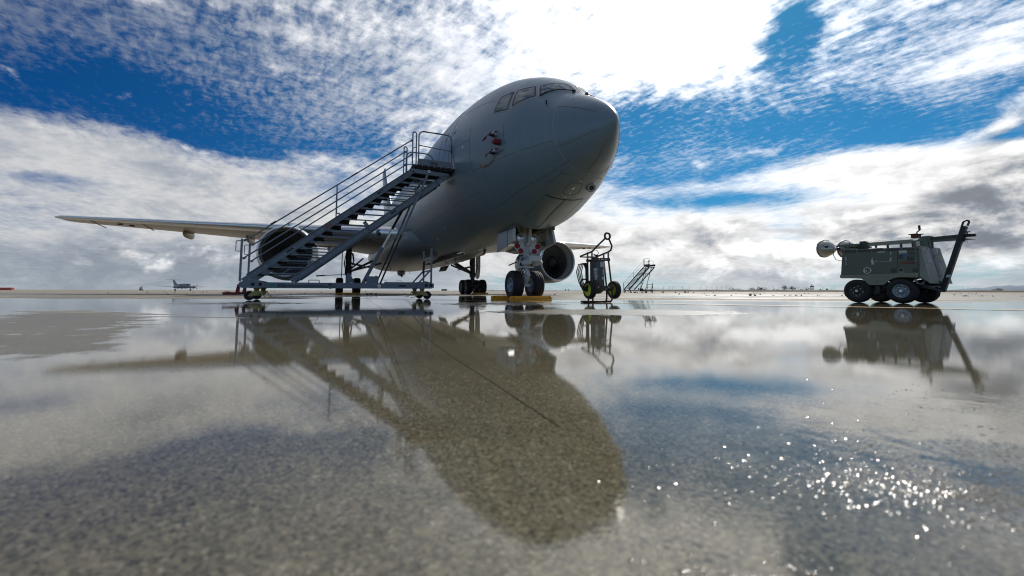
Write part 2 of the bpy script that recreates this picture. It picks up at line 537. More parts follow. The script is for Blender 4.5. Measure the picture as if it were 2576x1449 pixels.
def copy_tree(o, parent=None, table=None):
    if table is None:
        table = {}
        for c in ALL():
            if c.parent: table.setdefault(c.parent.name, []).append(c)
    c = o.copy(); COL.objects.link(c)
    if parent: c.parent = parent
    for ch in table.get(o.name, []): copy_tree(ch, c, table)
    return c


def text(name, body, size, material, parent, origin, ux, uy, thick=0.0015, bold=0.0, sx=1.0):
    """flat lettering: origin = lower left corner, ux / uy = reading and up directions in the parent's frame"""
    cu = bpy.data.curves.new(name, 'FONT'); cu.body = body; cu.size = size; cu.offset = bold
    cu.extrude = thick; cu.resolution_u = 3
    tmp = bpy.data.objects.new(name, cu); COL.objects.link(tmp)
    dg = bpy.context.evaluated_depsgraph_get(); dg.update()
    me = bpy.data.meshes.new_from_object(tmp.evaluated_get(dg))
    bpy.data.objects.remove(tmp); bpy.data.curves.remove(cu)
    ux, uy = Vector(ux).normalized(), Vector(uy).normalized(); uz = ux.cross(uy)
    o = Vector(origin)
    for v in me.vertices: v.co = o + ux * (v.co.x * sx) + uy * v.co.y + uz * v.co.z
    me.materials.clear(); me.materials.append(material)
    return link(name, me, parent)


def arc(c, r, a0, a1, n, fr):
    return [fr(c[0] + r * cos(a0 + (a1 - a0) * i / n), c[1] + r * sin(a0 + (a1 - a0) * i / n)) for i in range(n + 1)]


# ------------------------------------------------------------------ ground
def ground_material():
    m, b = newmat('wet_concrete')
    nt = m.node_tree
    oc = ocoord()
    s = NX.nt.nodes.new('ShaderNodeSeparateXYZ'); nt.links.new(oc, s.inputs[0])
    x, y = NX(s.outputs[0]), NX(s.outputs[1])

    def gb(cx, cy, rx, ry, rot=0.0):
        c, sn = cos(radians(rot)), sin(radians(rot))
        u = ((x - cx) * c + (y - cy) * sn) * (1.0 / rx)
        v = ((y - cy) * c - (x - cx) * sn) * (1.0 / ry)
        return NX.m('POWER', 2.718, (u * u + v * v) * -1.0)
    # how wet: full film close by and between the stand and the carts, streaks farther off
    big = noise(oc, 0.16, 5.0, 0.6, 0.6)
    mid = noise(oc, 0.7, 5.0, 0.6, 0.5)
    edge = noise(oc, 6.0, 4.0, 0.6)
    far = step(y, 10.5, 14.0)
    wet = 0.95 - far * 0.68 - step(y, 24.0, 60.0) * 0.20
    wet = wet + (big - 0.5) * 1.5 * (0.25 + 0.75 * far) + (mid - 0.5) * 0.5 + (edge - 0.5) * 0.12
    wet = wet - gb(10.5, 12.5, 6.0, 2.2, -10) * 0.7 + gb(-11.5, 9.0, 4.5, 2.2) * 0.2 + gb(-3.0, 15.5, 3.2, 5.0) * 0.85
    dull = gb(-4.1, 3.85, 2.5, 0.62, -43) * 1.0 + gb(-2.3, 2.1, 0.6, 0.22, -42) * 0.6 + gb(1.5, 5.45, 1.8, 0.8, 3) * 1.15 + gb(-0.2, 8.7, 1.5, 1.5) * 0.95 + gb(-5.6, 8.6, 2.2, 1.5, 0) * 0.75
    wet2 = wet - dull - (edge - 0.5) * dull * 2.2 - (mid - 0.5) * dull * 1.8 - (noise(xyz(x * 0.5, y * 2.2, 4.0), 2.4, 4.0, 0.6) - 0.5) * dull * 1.4
    dryst = gb(-4.4, 4.75, 1.7, 0.16, -14) + gb(-3.3, 4.2, 1.1, 0.09, -10) + gb(-5.2, 5.1, 1.2, 0.12, -8) + gb(1.7, 5.35, 1.5, 0.18, 3) * 0.8
    wet = wet - dryst * (mid * 1.3)
    film = step(nmin(wet2, wet), 0.36, 0.56)
    damp = step(wet, 0.05, 0.42)
    # concrete: sand and exposed aggregate
    g1 = noise(oc, 420.0, 3.0, 0.7)
    g2 = noise(oc, 140.0, 4.0, 0.65)
    vo = NX.nt.nodes.new('ShaderNodeTexVoronoi'); vo.feature = 'F1'
    vo.inputs['Scale'].default_value = 230.0; nt.links.new(oc, vo.inputs['Vector'])
    vcol = NX.nt.nodes.new('ShaderNodeSeparateXYZ'); nt.links.new(vo.outputs['Color'], vcol.inputs[0])
    ag = NX(vcol.outputs[0])
    st = noise(oc, 1.3, 5.0, 0.6)
    tone = 0.72 + (g1 - 0.5) * 0.9 + (g2 - 0.5) * 1.0 + (ag - 0.5) * 0.75 + (st - 0.5) * 0.5 + (big - 0.5) * 0.4
    dry = mixc(st, (0.36, 0.318, 0.252), (0.44, 0.392, 0.318))
    wetc = mixc(st, (0.140, 0.123, 0.076), (0.195, 0.172, 0.110))
    # scattered pale and dark stones
    base = mixc(damp, dry, wetc)
    base = scalec(base, nmax(tone, 0.12))
    base = mixc(step(ag, 0.95, 0.98) * 0.4, base, (0.34, 0.30, 0.23))
    lk(base, b, 'Base Color')
    spark = nmin(gb(0.62, 0.66, 0.42, 0.17, -5) * 1.3 + gb(0.26, 0.42, 0.2, 0.05, 0) * 1.2 + gb(1.25, 1.02, 0.5, 0.10, -8) * 0.5 + gb(0.75, 1.0, 0.5, 0.06) * 0.25, 1.0) * film
    rgh = 0.62 - damp * 0.26 - film * 0.346 + (g2 - 0.5) * 0.008 + spark * 0.035
    lk(nmax(rgh, 0.012), b, 'Roughness')
    b.inputs['IOR'].default_value = 1.5
    lk(0.05 + damp * 0.6, b, 'Specular IOR Level')
    # relief: aggregate where not flooded, slow wind ripples and faint grain where flooded
    rv = xyz(x * 0.55, y * 1.0, 0.0)
    r1 = noise(rv, 4.6, 3.0, 0.5, 0.4)
    r2 = noise(rv, 17.0, 2.0, 0.5, 0.3)
    calm = 0.10 + 0.90 * step(y, 3.6, 8.0)
    sp = noise(oc, 120.0, 1.0, 0.4)
    spm = step(noise(oc, 9.0, 2.0, 0.5), 0.38, 0.62)
    grain = (g1 * 0.5 + g2 * 0.7 + ag * 0.25)
    h = (r1 * 0.0017 + r2 * 0.00034) * film * calm + grain * ((1.0 - film) * 0.0016 + film * 0.0) + (g1 - 0.5) * film * 0.000016 + sp * spm * spark * 0.0011
    n = NX.nt.nodes.new('ShaderNodeBump'); n.inputs['Strength'].default_value = 1.0
    n.inputs['Distance'].default_value = 1.0
    nt.links.new(h.s, n.inputs['Height'])
    nt.links.new(n.outputs[0], b.inputs['Normal'])
    return m


g = MB()
xs = [-9000, -1500, -300, -60, -12, -3, 0, 3, 12, 60, 300, 1500, 9000]
ys = [-300, -20, -2, 0, 1, 3, 8, 20, 60, 200, 700, 2500, 12000]
g.grid([[(a, c, 0.0) for a in xs] for c in ys], False)
tag(g.build('concrete_apron', ground_material()), kind='structure')


def ground_strip(name, pts, w, z, material):
    m = MB(); vs = []
    for i, p in enumerate(pts):
        a = Vector(pts[max(i - 1, 0)]); c = Vector(pts[min(i + 1, len(pts) - 1)])
        d = (c - a).normalized(); nrm = Vector((-d.y, d.x))
        vs.append([(p[0] + nrm.x * w / 2, p[1] + nrm.y * w / 2, z), (p[0] - nrm.x * w / 2, p[1] - nrm.y * w / 2, z)])
    m.grid(vs, False)
    return tag(m.build(name, material), kind='structure')


jr = random.Random(3)
jp = []
for i in range(60):
    t = i / 59
    bx, by = -9.0 + 9.6 * t, 25.0 - 25.0 * t
    jp.append((-0.678 + (by - 2.893) * -0.377 * (1.0 if by > 2.9 else 1.0) + jr.uniform(-.005, .005) * min(1, by), by))
ground_strip('pavement_joint', [p for p in jp if p[1] > 0.6], 0.0035, 0.0012, M['sealant'])
ground_strip('pavement_joint', [(-30 + i * 2.0, 26.0 - 0.03 * i + jr.uniform(-.04, .04)) for i in range(60)], 0.05, 0.004, M['sealant'])
M['paint'] = mat('yellow_line_paint', (0.55, 0.29, 0.04), 0.5, 0.0, 0.3, 4.0, dirt=(0.2, 0.15, 0.08), dirt_amt=0.7)
ground_strip('taxi_line', [(-26.0 + i * 1.0, 26.8 - 0.612 * i) for i in range(52)], 0.16, 0.008, M['paint'])
ground_strip('taxi_line', [(-29.0 + i * 1.0, 36.5 + 0.25 * i) for i in range(26)], 0.5, 0.004, M['paint'])
ground_strip('taxi_line', [(20 + i * 2.0, 36.0 - 0.2 * i) for i in range(12)], 0.4, 0.004, M['paint'])

# low bank of dry grass along the far edge and the dim hill beyond it
def berm(name, x0, x1, y0, hgt, material, n=90, depth=12.0, seed=1, peak=None):
    m = MB(); rr = random.Random(seed); rows = []
    prof = [(0.0, -0.02), (0.25, 0.7), (0.5, 1.0), (0.8, 0.55), (1.0, -0.02)]
    hs = [hgt * rr.uniform(0.8, 1.1) * (peak(i / n) if peak else 1.0) for i in range(n + 1)]
    for i in range(n + 1):
        xx = x0 + (x1 - x0) * i / n
        rows.append([(xx, y0 + depth * p, hs[i] * h) for p, h in prof])
    m.grid(rows, True)
    return tag(m.build(name, material), kind='structure')


M['bank'] = mat('dry_grass_bank', (0.06, 0.042, 0.02), 0.9, 0.0, 0.4, 0.4)
M['hill'] = mat('hazed_hill', (0.20, 0.26, 0.31), 0.95, 0.0, 0.15, 0.001)  # blue-grey close to the sky: distance haze put into the colour
berm('grass_bank', 95.0, 520.0, 300.0, 1.5, M['bank'])
berm('grass_bank', -30.0, 95.0, 420.0, 0.7, M['bank'], seed=4)
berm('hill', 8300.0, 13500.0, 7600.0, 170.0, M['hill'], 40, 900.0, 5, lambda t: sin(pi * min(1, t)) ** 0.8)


# ------------------------------------------------------------------ tanker aircraft
TH = 0.4112
PX0, PY0 = -7.476, 31.78


def P(a, s, z): return (a, -s, z)          # plane frame: a forward, s to starboard, z up


AC = thing('tanker_aircraft', 'huge grey military tanker jet parked nose towards the viewer beside the boarding stairs', 'aircraft',
           (PX0, PY0, 0), TH - pi / 2)
AN, ZN = 24.61, 4.21
T_ = [0, .08, .3, .7, 1.05, 1.37, 1.87, 2.3, 2.95, 4, 5.5, 7.5, 10, 14., 30., 36., 41., 45., 47.6, 48.3]
TOP_ = [0, .2, .46, .77, 1.0, 1.18, 1.685, 2.0, 2.37, 2.77, 3.07, 3.285, 3.36, 3.36, 3.36, 3.32, 3.2, 2.95, 2.62, 2.4]
BOT_ = [0, -.22, -.48, -.8, -.98, -1.15, -1.34, -1.477, -1.68, -2.0, -2.11, -2.14, -2.13, -2.12, -2.05, -1.1, .1, 1.15, 1.9, 2.2]
WID_ = [0, .15, .36, .67, .9, 1.09, 1.34, 1.57, 1.82, 2.116, 2.325, 2.44, 2.49, 2.5, 2.5, 2.25, 1.6, .9, .4, .1]
ZC_ = [0, 0, 0, 0, .02, .05, .1, .14, .2, .35, .5, .6, .65, .65, .65, 1.1, 1.65, 2.05, 2.25, 2.3]


def pchip(X, Y):
    n = len(X)
    h = [X[i + 1] - X[i] for i in range(n - 1)]; d = [(Y[i + 1] - Y[i]) / h[i] for i in range(n - 1)]
    m = [d[0]] + [0.0] * (n - 2) + [d[-1]]
    for i in range(1, n - 1):
        a, b = d[i - 1], d[i]
        if a * b > 0: m[i] = 3 * (h[i - 1] + h[i]) / ((2 * h[i] + h[i - 1]) / a + (h[i] + 2 * h[i - 1]) / b)

    def f(x):
        k = 0
        while k < n - 2 and x > X[k + 1]: k += 1
        t = (x - X[k]) / h[k]
        return ((1 + 2 * t) * (1 - t) ** 2) * Y[k] + t * (1 - t) ** 2 * h[k] * m[k] + t * t * (3 - 2 * t) * Y[k + 1] + t * t * (t - 1) * h[k] * m[k + 1]
    return f


SQ = [sqrt(t) for t in T_]
fT, fB, fW, fZ = (pchip(SQ, y) for y in (TOP_, BOT_, WID_, ZC_))


def bp(t, ph, off=0.0):
    def raw(t, ph):
        q = sqrt(max(t, 0)); zc = fZ(q)
        sn = sin(ph)
        return Vector((AN - t, cos(ph) * fW(q), ZN + zc + (sn * (fT(q) - zc) if sn > 0 else sn * (zc - fB(q)))))
    p = raw(t, ph)
    if off:
        e = 0.01
        n = (raw(t + e, ph) - raw(max(t - e, 0), ph)).cross(raw(t, ph + e) - raw(t, ph - e))
        n.normalize()
        c = p - Vector((AN - t - 0.3, 0, ZN + 0.3))
        if n.dot(c) < 0: n = -n
        p = p + n * off
    return tuple(p)


def ring_t(ph): return 1.175 + 0.062 * sin(ph)


BAYP = (-pi + 1.288, -1.288)
BAYT = (4.08, 5.75)
phs = sorted(set([-pi + 2 * pi * i / 120 for i in range(120)] + list(BAYP)))
mb = MB(P)
us = [(i / 22) ** 1.8 for i in range(23)]
mb.grid([[bp(max(ring_t(p) * u, 1e-5), p) for p in phs] for u in us], True, True)
radome = mb.build('radome', M['radome'], AC, 1e-4)
ts = [1.26 + (4.08 - 1.26) * i / 34 for i in range(35)] + [4.08 + (5.75 - 4.08) * i / 10 for i in range(1, 11)] + \
     [5.75 + (14 - 5.75) * i / 26 for i in range(1, 27)] + [14 + i * 1.6 for i in range(1, 22)] + [48.3]
rows = [[bp(ring_t(p), p) for p in phs]] + [[bp(t, p) for p in phs] for t in ts]
mb = MB(P)
n = len(phs); vs = [p for r in rows for p in r]; fs = []
for i in range(len(rows) - 1):
    for j in range(n):
        j2 = (j + 1) % n
        pm = (phs[j] + (phs[j2] if j2 else phs[j2] + 2 * pi)) / 2
        tm = (AN - rows[i][j][0] + AN - rows[i + 1][j][0]) / 2
        if BAYT[0] < tm < BAYT[1] and BAYP[0] < pm < BAYP[1]: continue
        fs.append((i * n + j, i * n + j2, (i + 1) * n + j2, (i + 1) * n + j))
mb.add(vs, fs, True)
mb.build('fuselage', M['skin'], AC, 1e-4)
# nose gear bay: inside of a box above the opening
mb = MB(P)
a0, a1, w_, z0, z1 = AN - BAYT[1] - .01, AN - BAYT[0] + .01, 0.70, 2.22, 3.3
c = [(a0, -w_, z0), (a1, -w_, z0), (a1, w_, z0), (a0, w_, z0), (a0, -w_, z1), (a1, -w_, z1), (a1, w_, z1), (a0, w_, z1)]
mb.add(c, [(4, 5, 6, 7), (0, 1, 5, 4), (1, 2, 6, 5), (2, 3, 7, 6), (3, 0, 4, 7)])
for k in range(5):
    mb.bar((a0 + .25 + k * .3, -w_ + .03, 2.45), (a0 + .25 + k * .3, -w_ + .03, 3.25), .05, .06)
    mb.bar((a0 + .25 + k * .3, w_ - .03, 2.45), (a0 + .25 + k * .3, w_ - .03, 3.25), .05, .06)
mb.build('nose_gear_bay', M['bay'], AC)


def ribbon(pts, width, off, closed=False, sub=8, two=False):
    """thin strip lying on the fuselage skin through (t, phi) points"""
    q = []
    k = len(pts)
    for i in range(k if closed else k - 1):
        p0, p1 = pts[i], pts[(i + 1) % k]
        q += [(p0[0] + (p1[0] - p0[0]) * j / sub, p0[1] + (p1[1] - p0[1]) * j / sub) for j in range(sub)]
    if not closed: q.append(pts[-1])
    c = [Vector(bp(t, p, off)) for t, p in q]
    nn = [(Vector(bp(t, p, off + .05)) - Vector(bp(t, p, off))).normalized() for t, p in q]
    m = len(c); ra, rb = [], []
    for i in range(m):
        if closed: d = c[(i + 1) % m] - c[i - 1]
        else: d = c[min(i + 1, m - 1)] - c[max(i - 1, 0)]
        w = d.normalized().cross(nn[i]).normalized() * width / 2
        ra.append((c[i] + w, c[i] + w - nn[i] * (off + .01))); rb.append((c[i] - w, c[i] - w - nn[i] * (off + .01)))
    if closed: ra.append(ra[0]); rb.append(rb[0])
    mb = MB(P)
    mb.grid([[tuple(x[1]), tuple(x[0]), tuple(y[0]), tuple(y[1])] for x, y in zip(ra, rb)], False)
    return mb


def mirror(pts): return [(t, pi - p) for t, p in pts]


# panel seams and strips measured on the starboard side, repeated to port
seams = [
    [(1.21, -.264), (2.085, -.274), (4.21, -.317)], [(4.26, .282), (4.205, .093), (4.21, -.317)], [(4.203, .093), (5.44, .069)],
    [(2.63, .206), (2.615, .054), (2.57, -.114)], [(1.06, -.871), (2.46, -.859), (4.31, -.876)], [(4.31, -.876), (4.305, -.585), (6.79, -.62), (10.7, -.638), (16, -.64)],
    [(12.4, 1.5), (12.4, .6), (12.4, -.2), (12.4, -1.2)], [(3.35, .60), (5.3, .56)], [(12.4, -.3), (17.5, -.3)], [(2.26, -1.18), (4.08, -1.288)],
    [(16.6, 1.3), (16.6, .3), (16.6, -1.0)], [(1.3, -1.2), (1.42, -.99), (1.9, -1.02)],
]
sm = MB(P)
for sgl in seams:
    for side in (sgl, mirror(sgl)):
        r_ = ribbon(side, 0.009, 0.0025)
        o_ = len(sm.v); sm.v += r_.v; sm.q += [tuple(i + o_ for i in q) for q in r_.q]; sm.sm += r_.sm
sm.build('panel_seam', M['seam'], AC)
ribbon([(ring_t(-pi + 2 * pi * i / 60), -pi + 2 * pi * i / 60) for i in range(60)], 0.011, 0.003, True, 3).build('radome_seam', M['seam_light'], AC)
for st in ([(1.214, .601), (.722, .604), (.289, .522)], [(1.166, -.442), (.7, -.438), (.295, -.431)], [(1.083, -1.506), (.6, -1.47), (.25, -1.424)]):
    ribbon(st, 0.016, 0.007).build('diverter_strip', M['strip'], AC)
    if st[0][1] > -1.4: ribbon(mirror(st), 0.016, 0.007).build('diverter_strip', M['strip'], AC)
# nose gear forward doors (closed) and their gap
gapf = [(2.27, -1.18), (2.262, -1.30), (2.22, -1.45), (2.205, -1.55), (2.22, -1.7), (2.25, -1.87), (2.265, -1.96)]
ribbon(gapf, 0.045, 0.004).build('door_gap', M['gasket'], AC)
ribbon([(2.2, -1.56), (4.07, -1.565)], 0.03, 0.004).build('door_gap', M['gasket'], AC)


def patch(c4, off, n=6, m=6):
    """curved patch on the skin between four (t, phi) corners"""
    mb = MB(P); rows = []
    for i in range(n + 1):
        u = i / n; r = []
        for j in range(m + 1):
            v = j / m
            t = (c4[0][0] * (1 - v) + c4[1][0] * v) * (1 - u) + (c4[3][0] * (1 - v) + c4[2][0] * v) * u
            p = (c4[0][1] * (1 - v) + c4[1][1] * v) * (1 - u) + (c4[3][1] * (1 - v) + c4[2][1] * v) * u
            r.append(bp(t, p, off))
        rows.append(r)
    mb.grid(rows, True)
    # skirt down into the skin
    border = rows[0] + [r[-1] for r in rows[1:]] + rows[-1][-2::-1] + [r[0] for r in rows[-2:0:-1]]
    low = [tuple(Vector(p) + (Vector((p[0], 0, ZN + .4)) - Vector(p)).normalized() * (off + .02)) for p in border]
    mb.grid([border + border[:1], low + low[:1]], False)
    return mb


wins = [
    [(2.09, .962), (1.753, 1.462), (1.484, 1.48), (1.83, .738)],
    [(2.675, .779), (2.213, .925), (1.958, .70), (2.518, .468)],
    [(3.2, .655), (2.803, .751), (2.637, .417), (3.19, .399)],
]
frames = [
    [(2.146, .952), (1.80, 1.525), (1.425, 1.53), (1.882, .705)],
    [(2.735, .815), (2.20, .968), (1.915, .672), (2.545, .428)],
    [(3.262, .675), (2.79, .792), (2.595, .392), (3.245, .386)],
]
for sd in (0, 1):
    for wq, fq in zip(wins, frames):
        if sd: wq, fq = mirror(wq), mirror(fq)
        f_ = patch(fq, 0.006).build('window_frame', M['wframe'], AC)
        ribbon(wq, 0.035, 0.011, True, 6).build('gasket', M['gasket'], f_)
        patch(wq, 0.009).build('pane', M['glass'], f_)
    rv = MB(P)
# windscreen wipers
for sg in (1, -1):
    pts = [(1.47, 1.40), (1.60, 1.12), (1.75, .86), (1.845, .72)]
    if sg < 0: pts = mirror(pts)
    mb = MB(P)
    mb.tube([bp(t, p, .035) for t, p in pts], .012, 6)
    mb.tube([bp(pts[0][0] - .02, pts[0][1], .005), bp(pts[0][0], pts[0][1], .05)], .045, 8)
    mb.build('wiper', M['black'], AC)
# eyebrow probe, static ports, decals
for sg in (1, -1):
    ph = .623 if sg > 0 else pi - .623
    mb = MB(P); mb.tube([bp(1.546, ph, -.01), bp(1.52, ph, .07), bp(1.50, ph, .11)], [.018, .018, .026], 8)
    mb.build('air_probe', M['black'], AC)
    for t, p in ((2.96, .059), (2.971, -.181)):
        p = p if sg > 0 else pi - p
        q0, q1 = Vector(bp(t, p, -.01)), Vector(bp(t, p, .13))
        mb = MB(P); mb.bar(q0, q1, .09, .035, (0, 0, 1)); mb.tube([q1 + Vector((-.06, 0, 0)), q1 + Vector((.22, 0, 0))], .02, 8)
        mb.build('pitot_probe', M['lip'], AC)
    p = -.047 if sg > 0 else pi + .047
    mb = MB(P); mb.tube([bp(2.745, p, -.01), bp(2.745, p, .06)], .05, 12); mb.build('vane_base', M['lip'], AC)
    p = .027 if sg > 0 else pi - .027
    mb = MB(P); mb.tube([bp(4.628, p, -.01), bp(4.628, p, .006)], .045, 14); mb.build('static_port', M['lip'], AC)
# crew door on the starboard side with its outline, handle, decals and small window
D0, D1, DB, DT = 5.86, 7.02, -.235, .70
ribbon([(D0, DB), (D0, DT), (D1, DT), (D1, DB)], 0.02, 0.004, True, 10).build('door_outline', M['seam'], AC)
ribbon([(D0 + .5, DB), (D0 + .5, DT)], 0.012, 0.004, False, 12).build('door_outline', M['seam'], AC)
for d in ([(5.62, .36), (5.45, .36), (5.45, .40), (5.62, .40)], [(6.4, .395), (6.25, .395), (6.25, .425), (6.4, .425)]):
    patch(d, .004, 2, 2).build('decal', M['white'], AC)
patch([(5.66, .215), (5.49, .215), (5.49, .268), (5.575, .285)], .004, 2, 2).build('decal', M['white'], AC)
ribbon([(5.52, .345), (5.6, .235)], .03, .006).build('door_handle', M['seam'], AC)
patch([(5.66, .225 + .07), (5.58, .225 + .07), (5.58, .25 + .07), (5.66, .25 + .07)], .008, 2, 2).build('decal', M['redpaint'], AC)
mb = MB(P); mb.tube([bp(6.5, .30, -.01), bp(6.5, .30, .006)], .085, 16); mb.build('door_window', M['glass'], AC)
for k, (t, p) in enumerate([(9.3, -.46), (9.9, -.52), (10.6, -.36), (8.2, -.70), (11.2, -.62)]):
    patch([(t, p), (t + .05, p), (t + .05, p + .05), (t, p + .05)], .006, 2, 2).build('latch', M['decal_grey'], AC)
for t, p in ((9.0, -.85), (11.0, -.95)):
    mb = MB(P); mb.tube([bp(t, p, -.01), bp(t, p, .008)], .05, 12); mb.build('drain_port', M['lip'], AC)
# access panel and lens turret under the nose
ribbon([(1.46, -1.36), (1.44, -1.6), (1.6, -1.66), (1.86, -1.69), (1.95, -1.62), (1.96, -1.42), (1.88, -1.36), (1.6, -1.33)], .012, .003, True, 4).build('access_panel', M['seam'], AC)
ribbon([(1.62, -1.5), (1.72, -1.48)], .03, .004).build('latch', M['lip'], AC)
for t, p in ((1.36, -1.5), (1.9, -1.52), (2.08, -1.50)):
    mb = MB(P); mb.tube([bp(t, p, -.01), bp(t, p, .008)], .018, 10); mb.build('fastener', M['lip'], AC)
mb = MB(P)
cen = Vector(bp(1.62, -1.90)); ax = Vector((.80, .10, -.45)).normalized()
prof = [(0.03, -.62), (.075, -.50), (.105, -.32), (.12, -.1), (.125, .04), (.122, .07), (.06, .075)]
mb.lathe(prof, cen - Vector((0, 0, .01)), ax, 20)
tur = mb.build('lens_turret', M['skin'], AC)
mb = MB(P); mb.lathe([(.118, .069), (.122, .082), (.072, .085), (.066, .06), (.0, .055)], cen - Vector((0, 0, .01)), ax, 20); mb.build('lens_ring', M['wframe'], tur)
mb = MB(P); mb.lathe([(.064, .066), (.0, .068)], cen - Vector((0, 0, .01)), ax, 16); mb.build('lens', M['gasket'], tur)
mb = MB(P); q = cen - Vector((0, 0, .01)) + ax * .075
e1_ = ax.cross(Vector((0, 1, 0))).normalized(); e2_ = ax.cross(e1_)
mb.hexa([tuple(q + e1_ * (x * .017) + e2_ * (y * .017) + ax * w) for w in (-.004, .004) for x, y in ((-1, 0), (0, -1), (1, 0), (0, 1))])
mb.build('lens_sensor', mat('copper_red', (.45, .12, .06), .4), tur)

# wing to body fairing
mb = MB(P); rows = []
fk = [(11.3, .05, .05), (10.6, .45, .38), (9.2, .78, .72), (7, .95, .93), (4, 1, 1), (-3, 1, 1), (-7, .93, .9), (-9.5, .7, .62), (-11.5, .3, .25), (-12, .05, .05)]
fa = pchip([-k[0] for k in fk], [k[1] for k in fk]); fh = pchip([-k[0] for k in fk], [k[2] for k in fk])
for i in range(49):
    a = 11.3 - 23.3 * i / 48; w_, h_ = fa(-a), fh(-a); r = []
    for j in range(49):
        th = pi + pi * j / 48
        cx, sx_ = cos(th), sin(th); e = 2 / 3.0
        r.append((a, (1 if cx > 0 else -1) * abs(cx) ** e * (1.3 + 1.62 * w_), 3.35 - abs(sx_) ** e * (.98 + .41 * h_)))
    rows.append(r)
mb.grid(rows, True)
mb.build('wing_fairing', M['belly'], AC)
# slot, vents, small lights, mast antenna along the belly
mb = MB(P)
mb.hexa([(5.1, -.06, 1.94), (12.9, .02, 2.02), (12.9, .30, 2.02), (5.1, .22, 1.94), (5.1, -.06, 2.1), (12.9, .02, 2.15), (12.9, .30, 2.15), (5.1, .22, 2.1)])
mb.build('belly_slot', M['gasket'], AC)
mb = MB(P)
mb.bar((5.1, -.10, 1.945), (12.9, -.02, 2.03), .05, .06); mb.bar((12.9, -.03, 2.03), (13.4, .14, 2.085), .04, .05); mb.bar((12.9, .31, 2.03), (13.4, .14, 2.085), .03, .05)
mb.build('slot_rim', M['lip'], AC)
for a, s in ((8.6, -.55), (8.0, -.85), (7.2, -.6), (9.4, -.75), (7.8, -1.15), (9.0, -1.1), (6.4, -.95)):
    mb = MB(P); mb.lathe([(.0, -.03), (.075, -.028), (.09, .02)], (a, s, 1.955), (0, 0, 1), 14); mb.build('belly_light', M['white'], AC)
mb = MB(P); mb.prism([(10.3, 2.05), (9.9, 2.05), (9.97, 1.78), (10.1, 1.78)], -.42, -.39, lambda u, v, w: (u, w, v)); mb.build('blade_antenna', M['decal_grey'], AC)
mb = MB(P); mb.prism([(15.0, 2.1), (14.6, 2.1), (14.68, 1.9), (14.8, 1.9)], -.4, -.37, lambda u, v, w: (u, w, v)); mb.build('blade_antenna', M['black'], AC)
mb = MB(P); mb.lathe([(0, .75), (.2, .66), (.3, .35), (.32, 0), (.3, -.5), (.15, -.75), (0, -.8)], (-6.3, 0, 1.88), (1, 0, 0), 20)
pod = mb.build('belly_pod', M['belly'], AC)
mb = MB(P); mb.lathe([(.326, .05), (.328, .27)], (-6.3, 0, 1.88), (1, 0, 0), 20); mb.build('yellow_band', M['yellow'], pod)
mb = MB(P); mb.tube([(-5.9, 0, 1.6), (-5.9, 0, 1.45)], [.09, .06], 10); mb.build('pod_drain', M['black'], pod)
for a, s in ((-4.9, .35), (-5.3, -.6)):
    mb = MB(P); mb.tube([(a, s, 1.98), (a, s, 1.7)], .02, 6); mb.build('drain_mast', M['black'], AC)

# wings
def airfoil(n=14):
    up, lo = [], []
    for i in range(n + 1):
        x = (1 - cos(pi * i / n)) / 2
        t = 5 * (.2969 * sqrt(x) - .126 * x - .3516 * x * x + .2843 * x ** 3 - .1015 * x ** 4)
        cb = .10 * x * (1 - x)
        up.append((x, t + cb * .5)); lo.append((x, -t * .8 + cb * .5))
    return up, lo


UP, LO = airfoil()


def wing(sg, secs, name, material, leading=None):
    """sections: (s, a_le, z_le, chord, thickness, drop of the trailing edge)"""
    rows, rl = [], []
    for s, a, z, c, t, dr in secs:
        pt = lambda x, y: (a - x * c, sg * s, z + y * t * c - x * dr)
        rows.append([pt(*q) for q in UP[::-1]] + [pt(*q) for q in LO[1:]])
        if leading:
            k = 5
            e = .03
            rl.append([pt(q[0], q[1] + e / (t * c)) for q in UP[k - 1::-1]] + [pt(q[0], q[1] - e / (t * c)) for q in LO[1:k - 1]])
            for i_ in range(len(rl[-1])):
                p_ = rl[-1][i_]; rl[-1][i_] = (p_[0] + e, p_[1], p_[2])
    mb = MB(P); mb.grid(rows, True)
    for r in (rows[0], rows[-1]): mb.add(r, [tuple(range(len(r)))])
    w = mb.build(name, material, AC)
    if leading:
        m2 = MB(P); m2.grid(rl, True); m2.build('leading_edge', leading, w)
    return w


def le(s): return -7.12 + .67 * (23.8 - s)
def zl(s): return 3.68 + .082 * (s - 2.95)


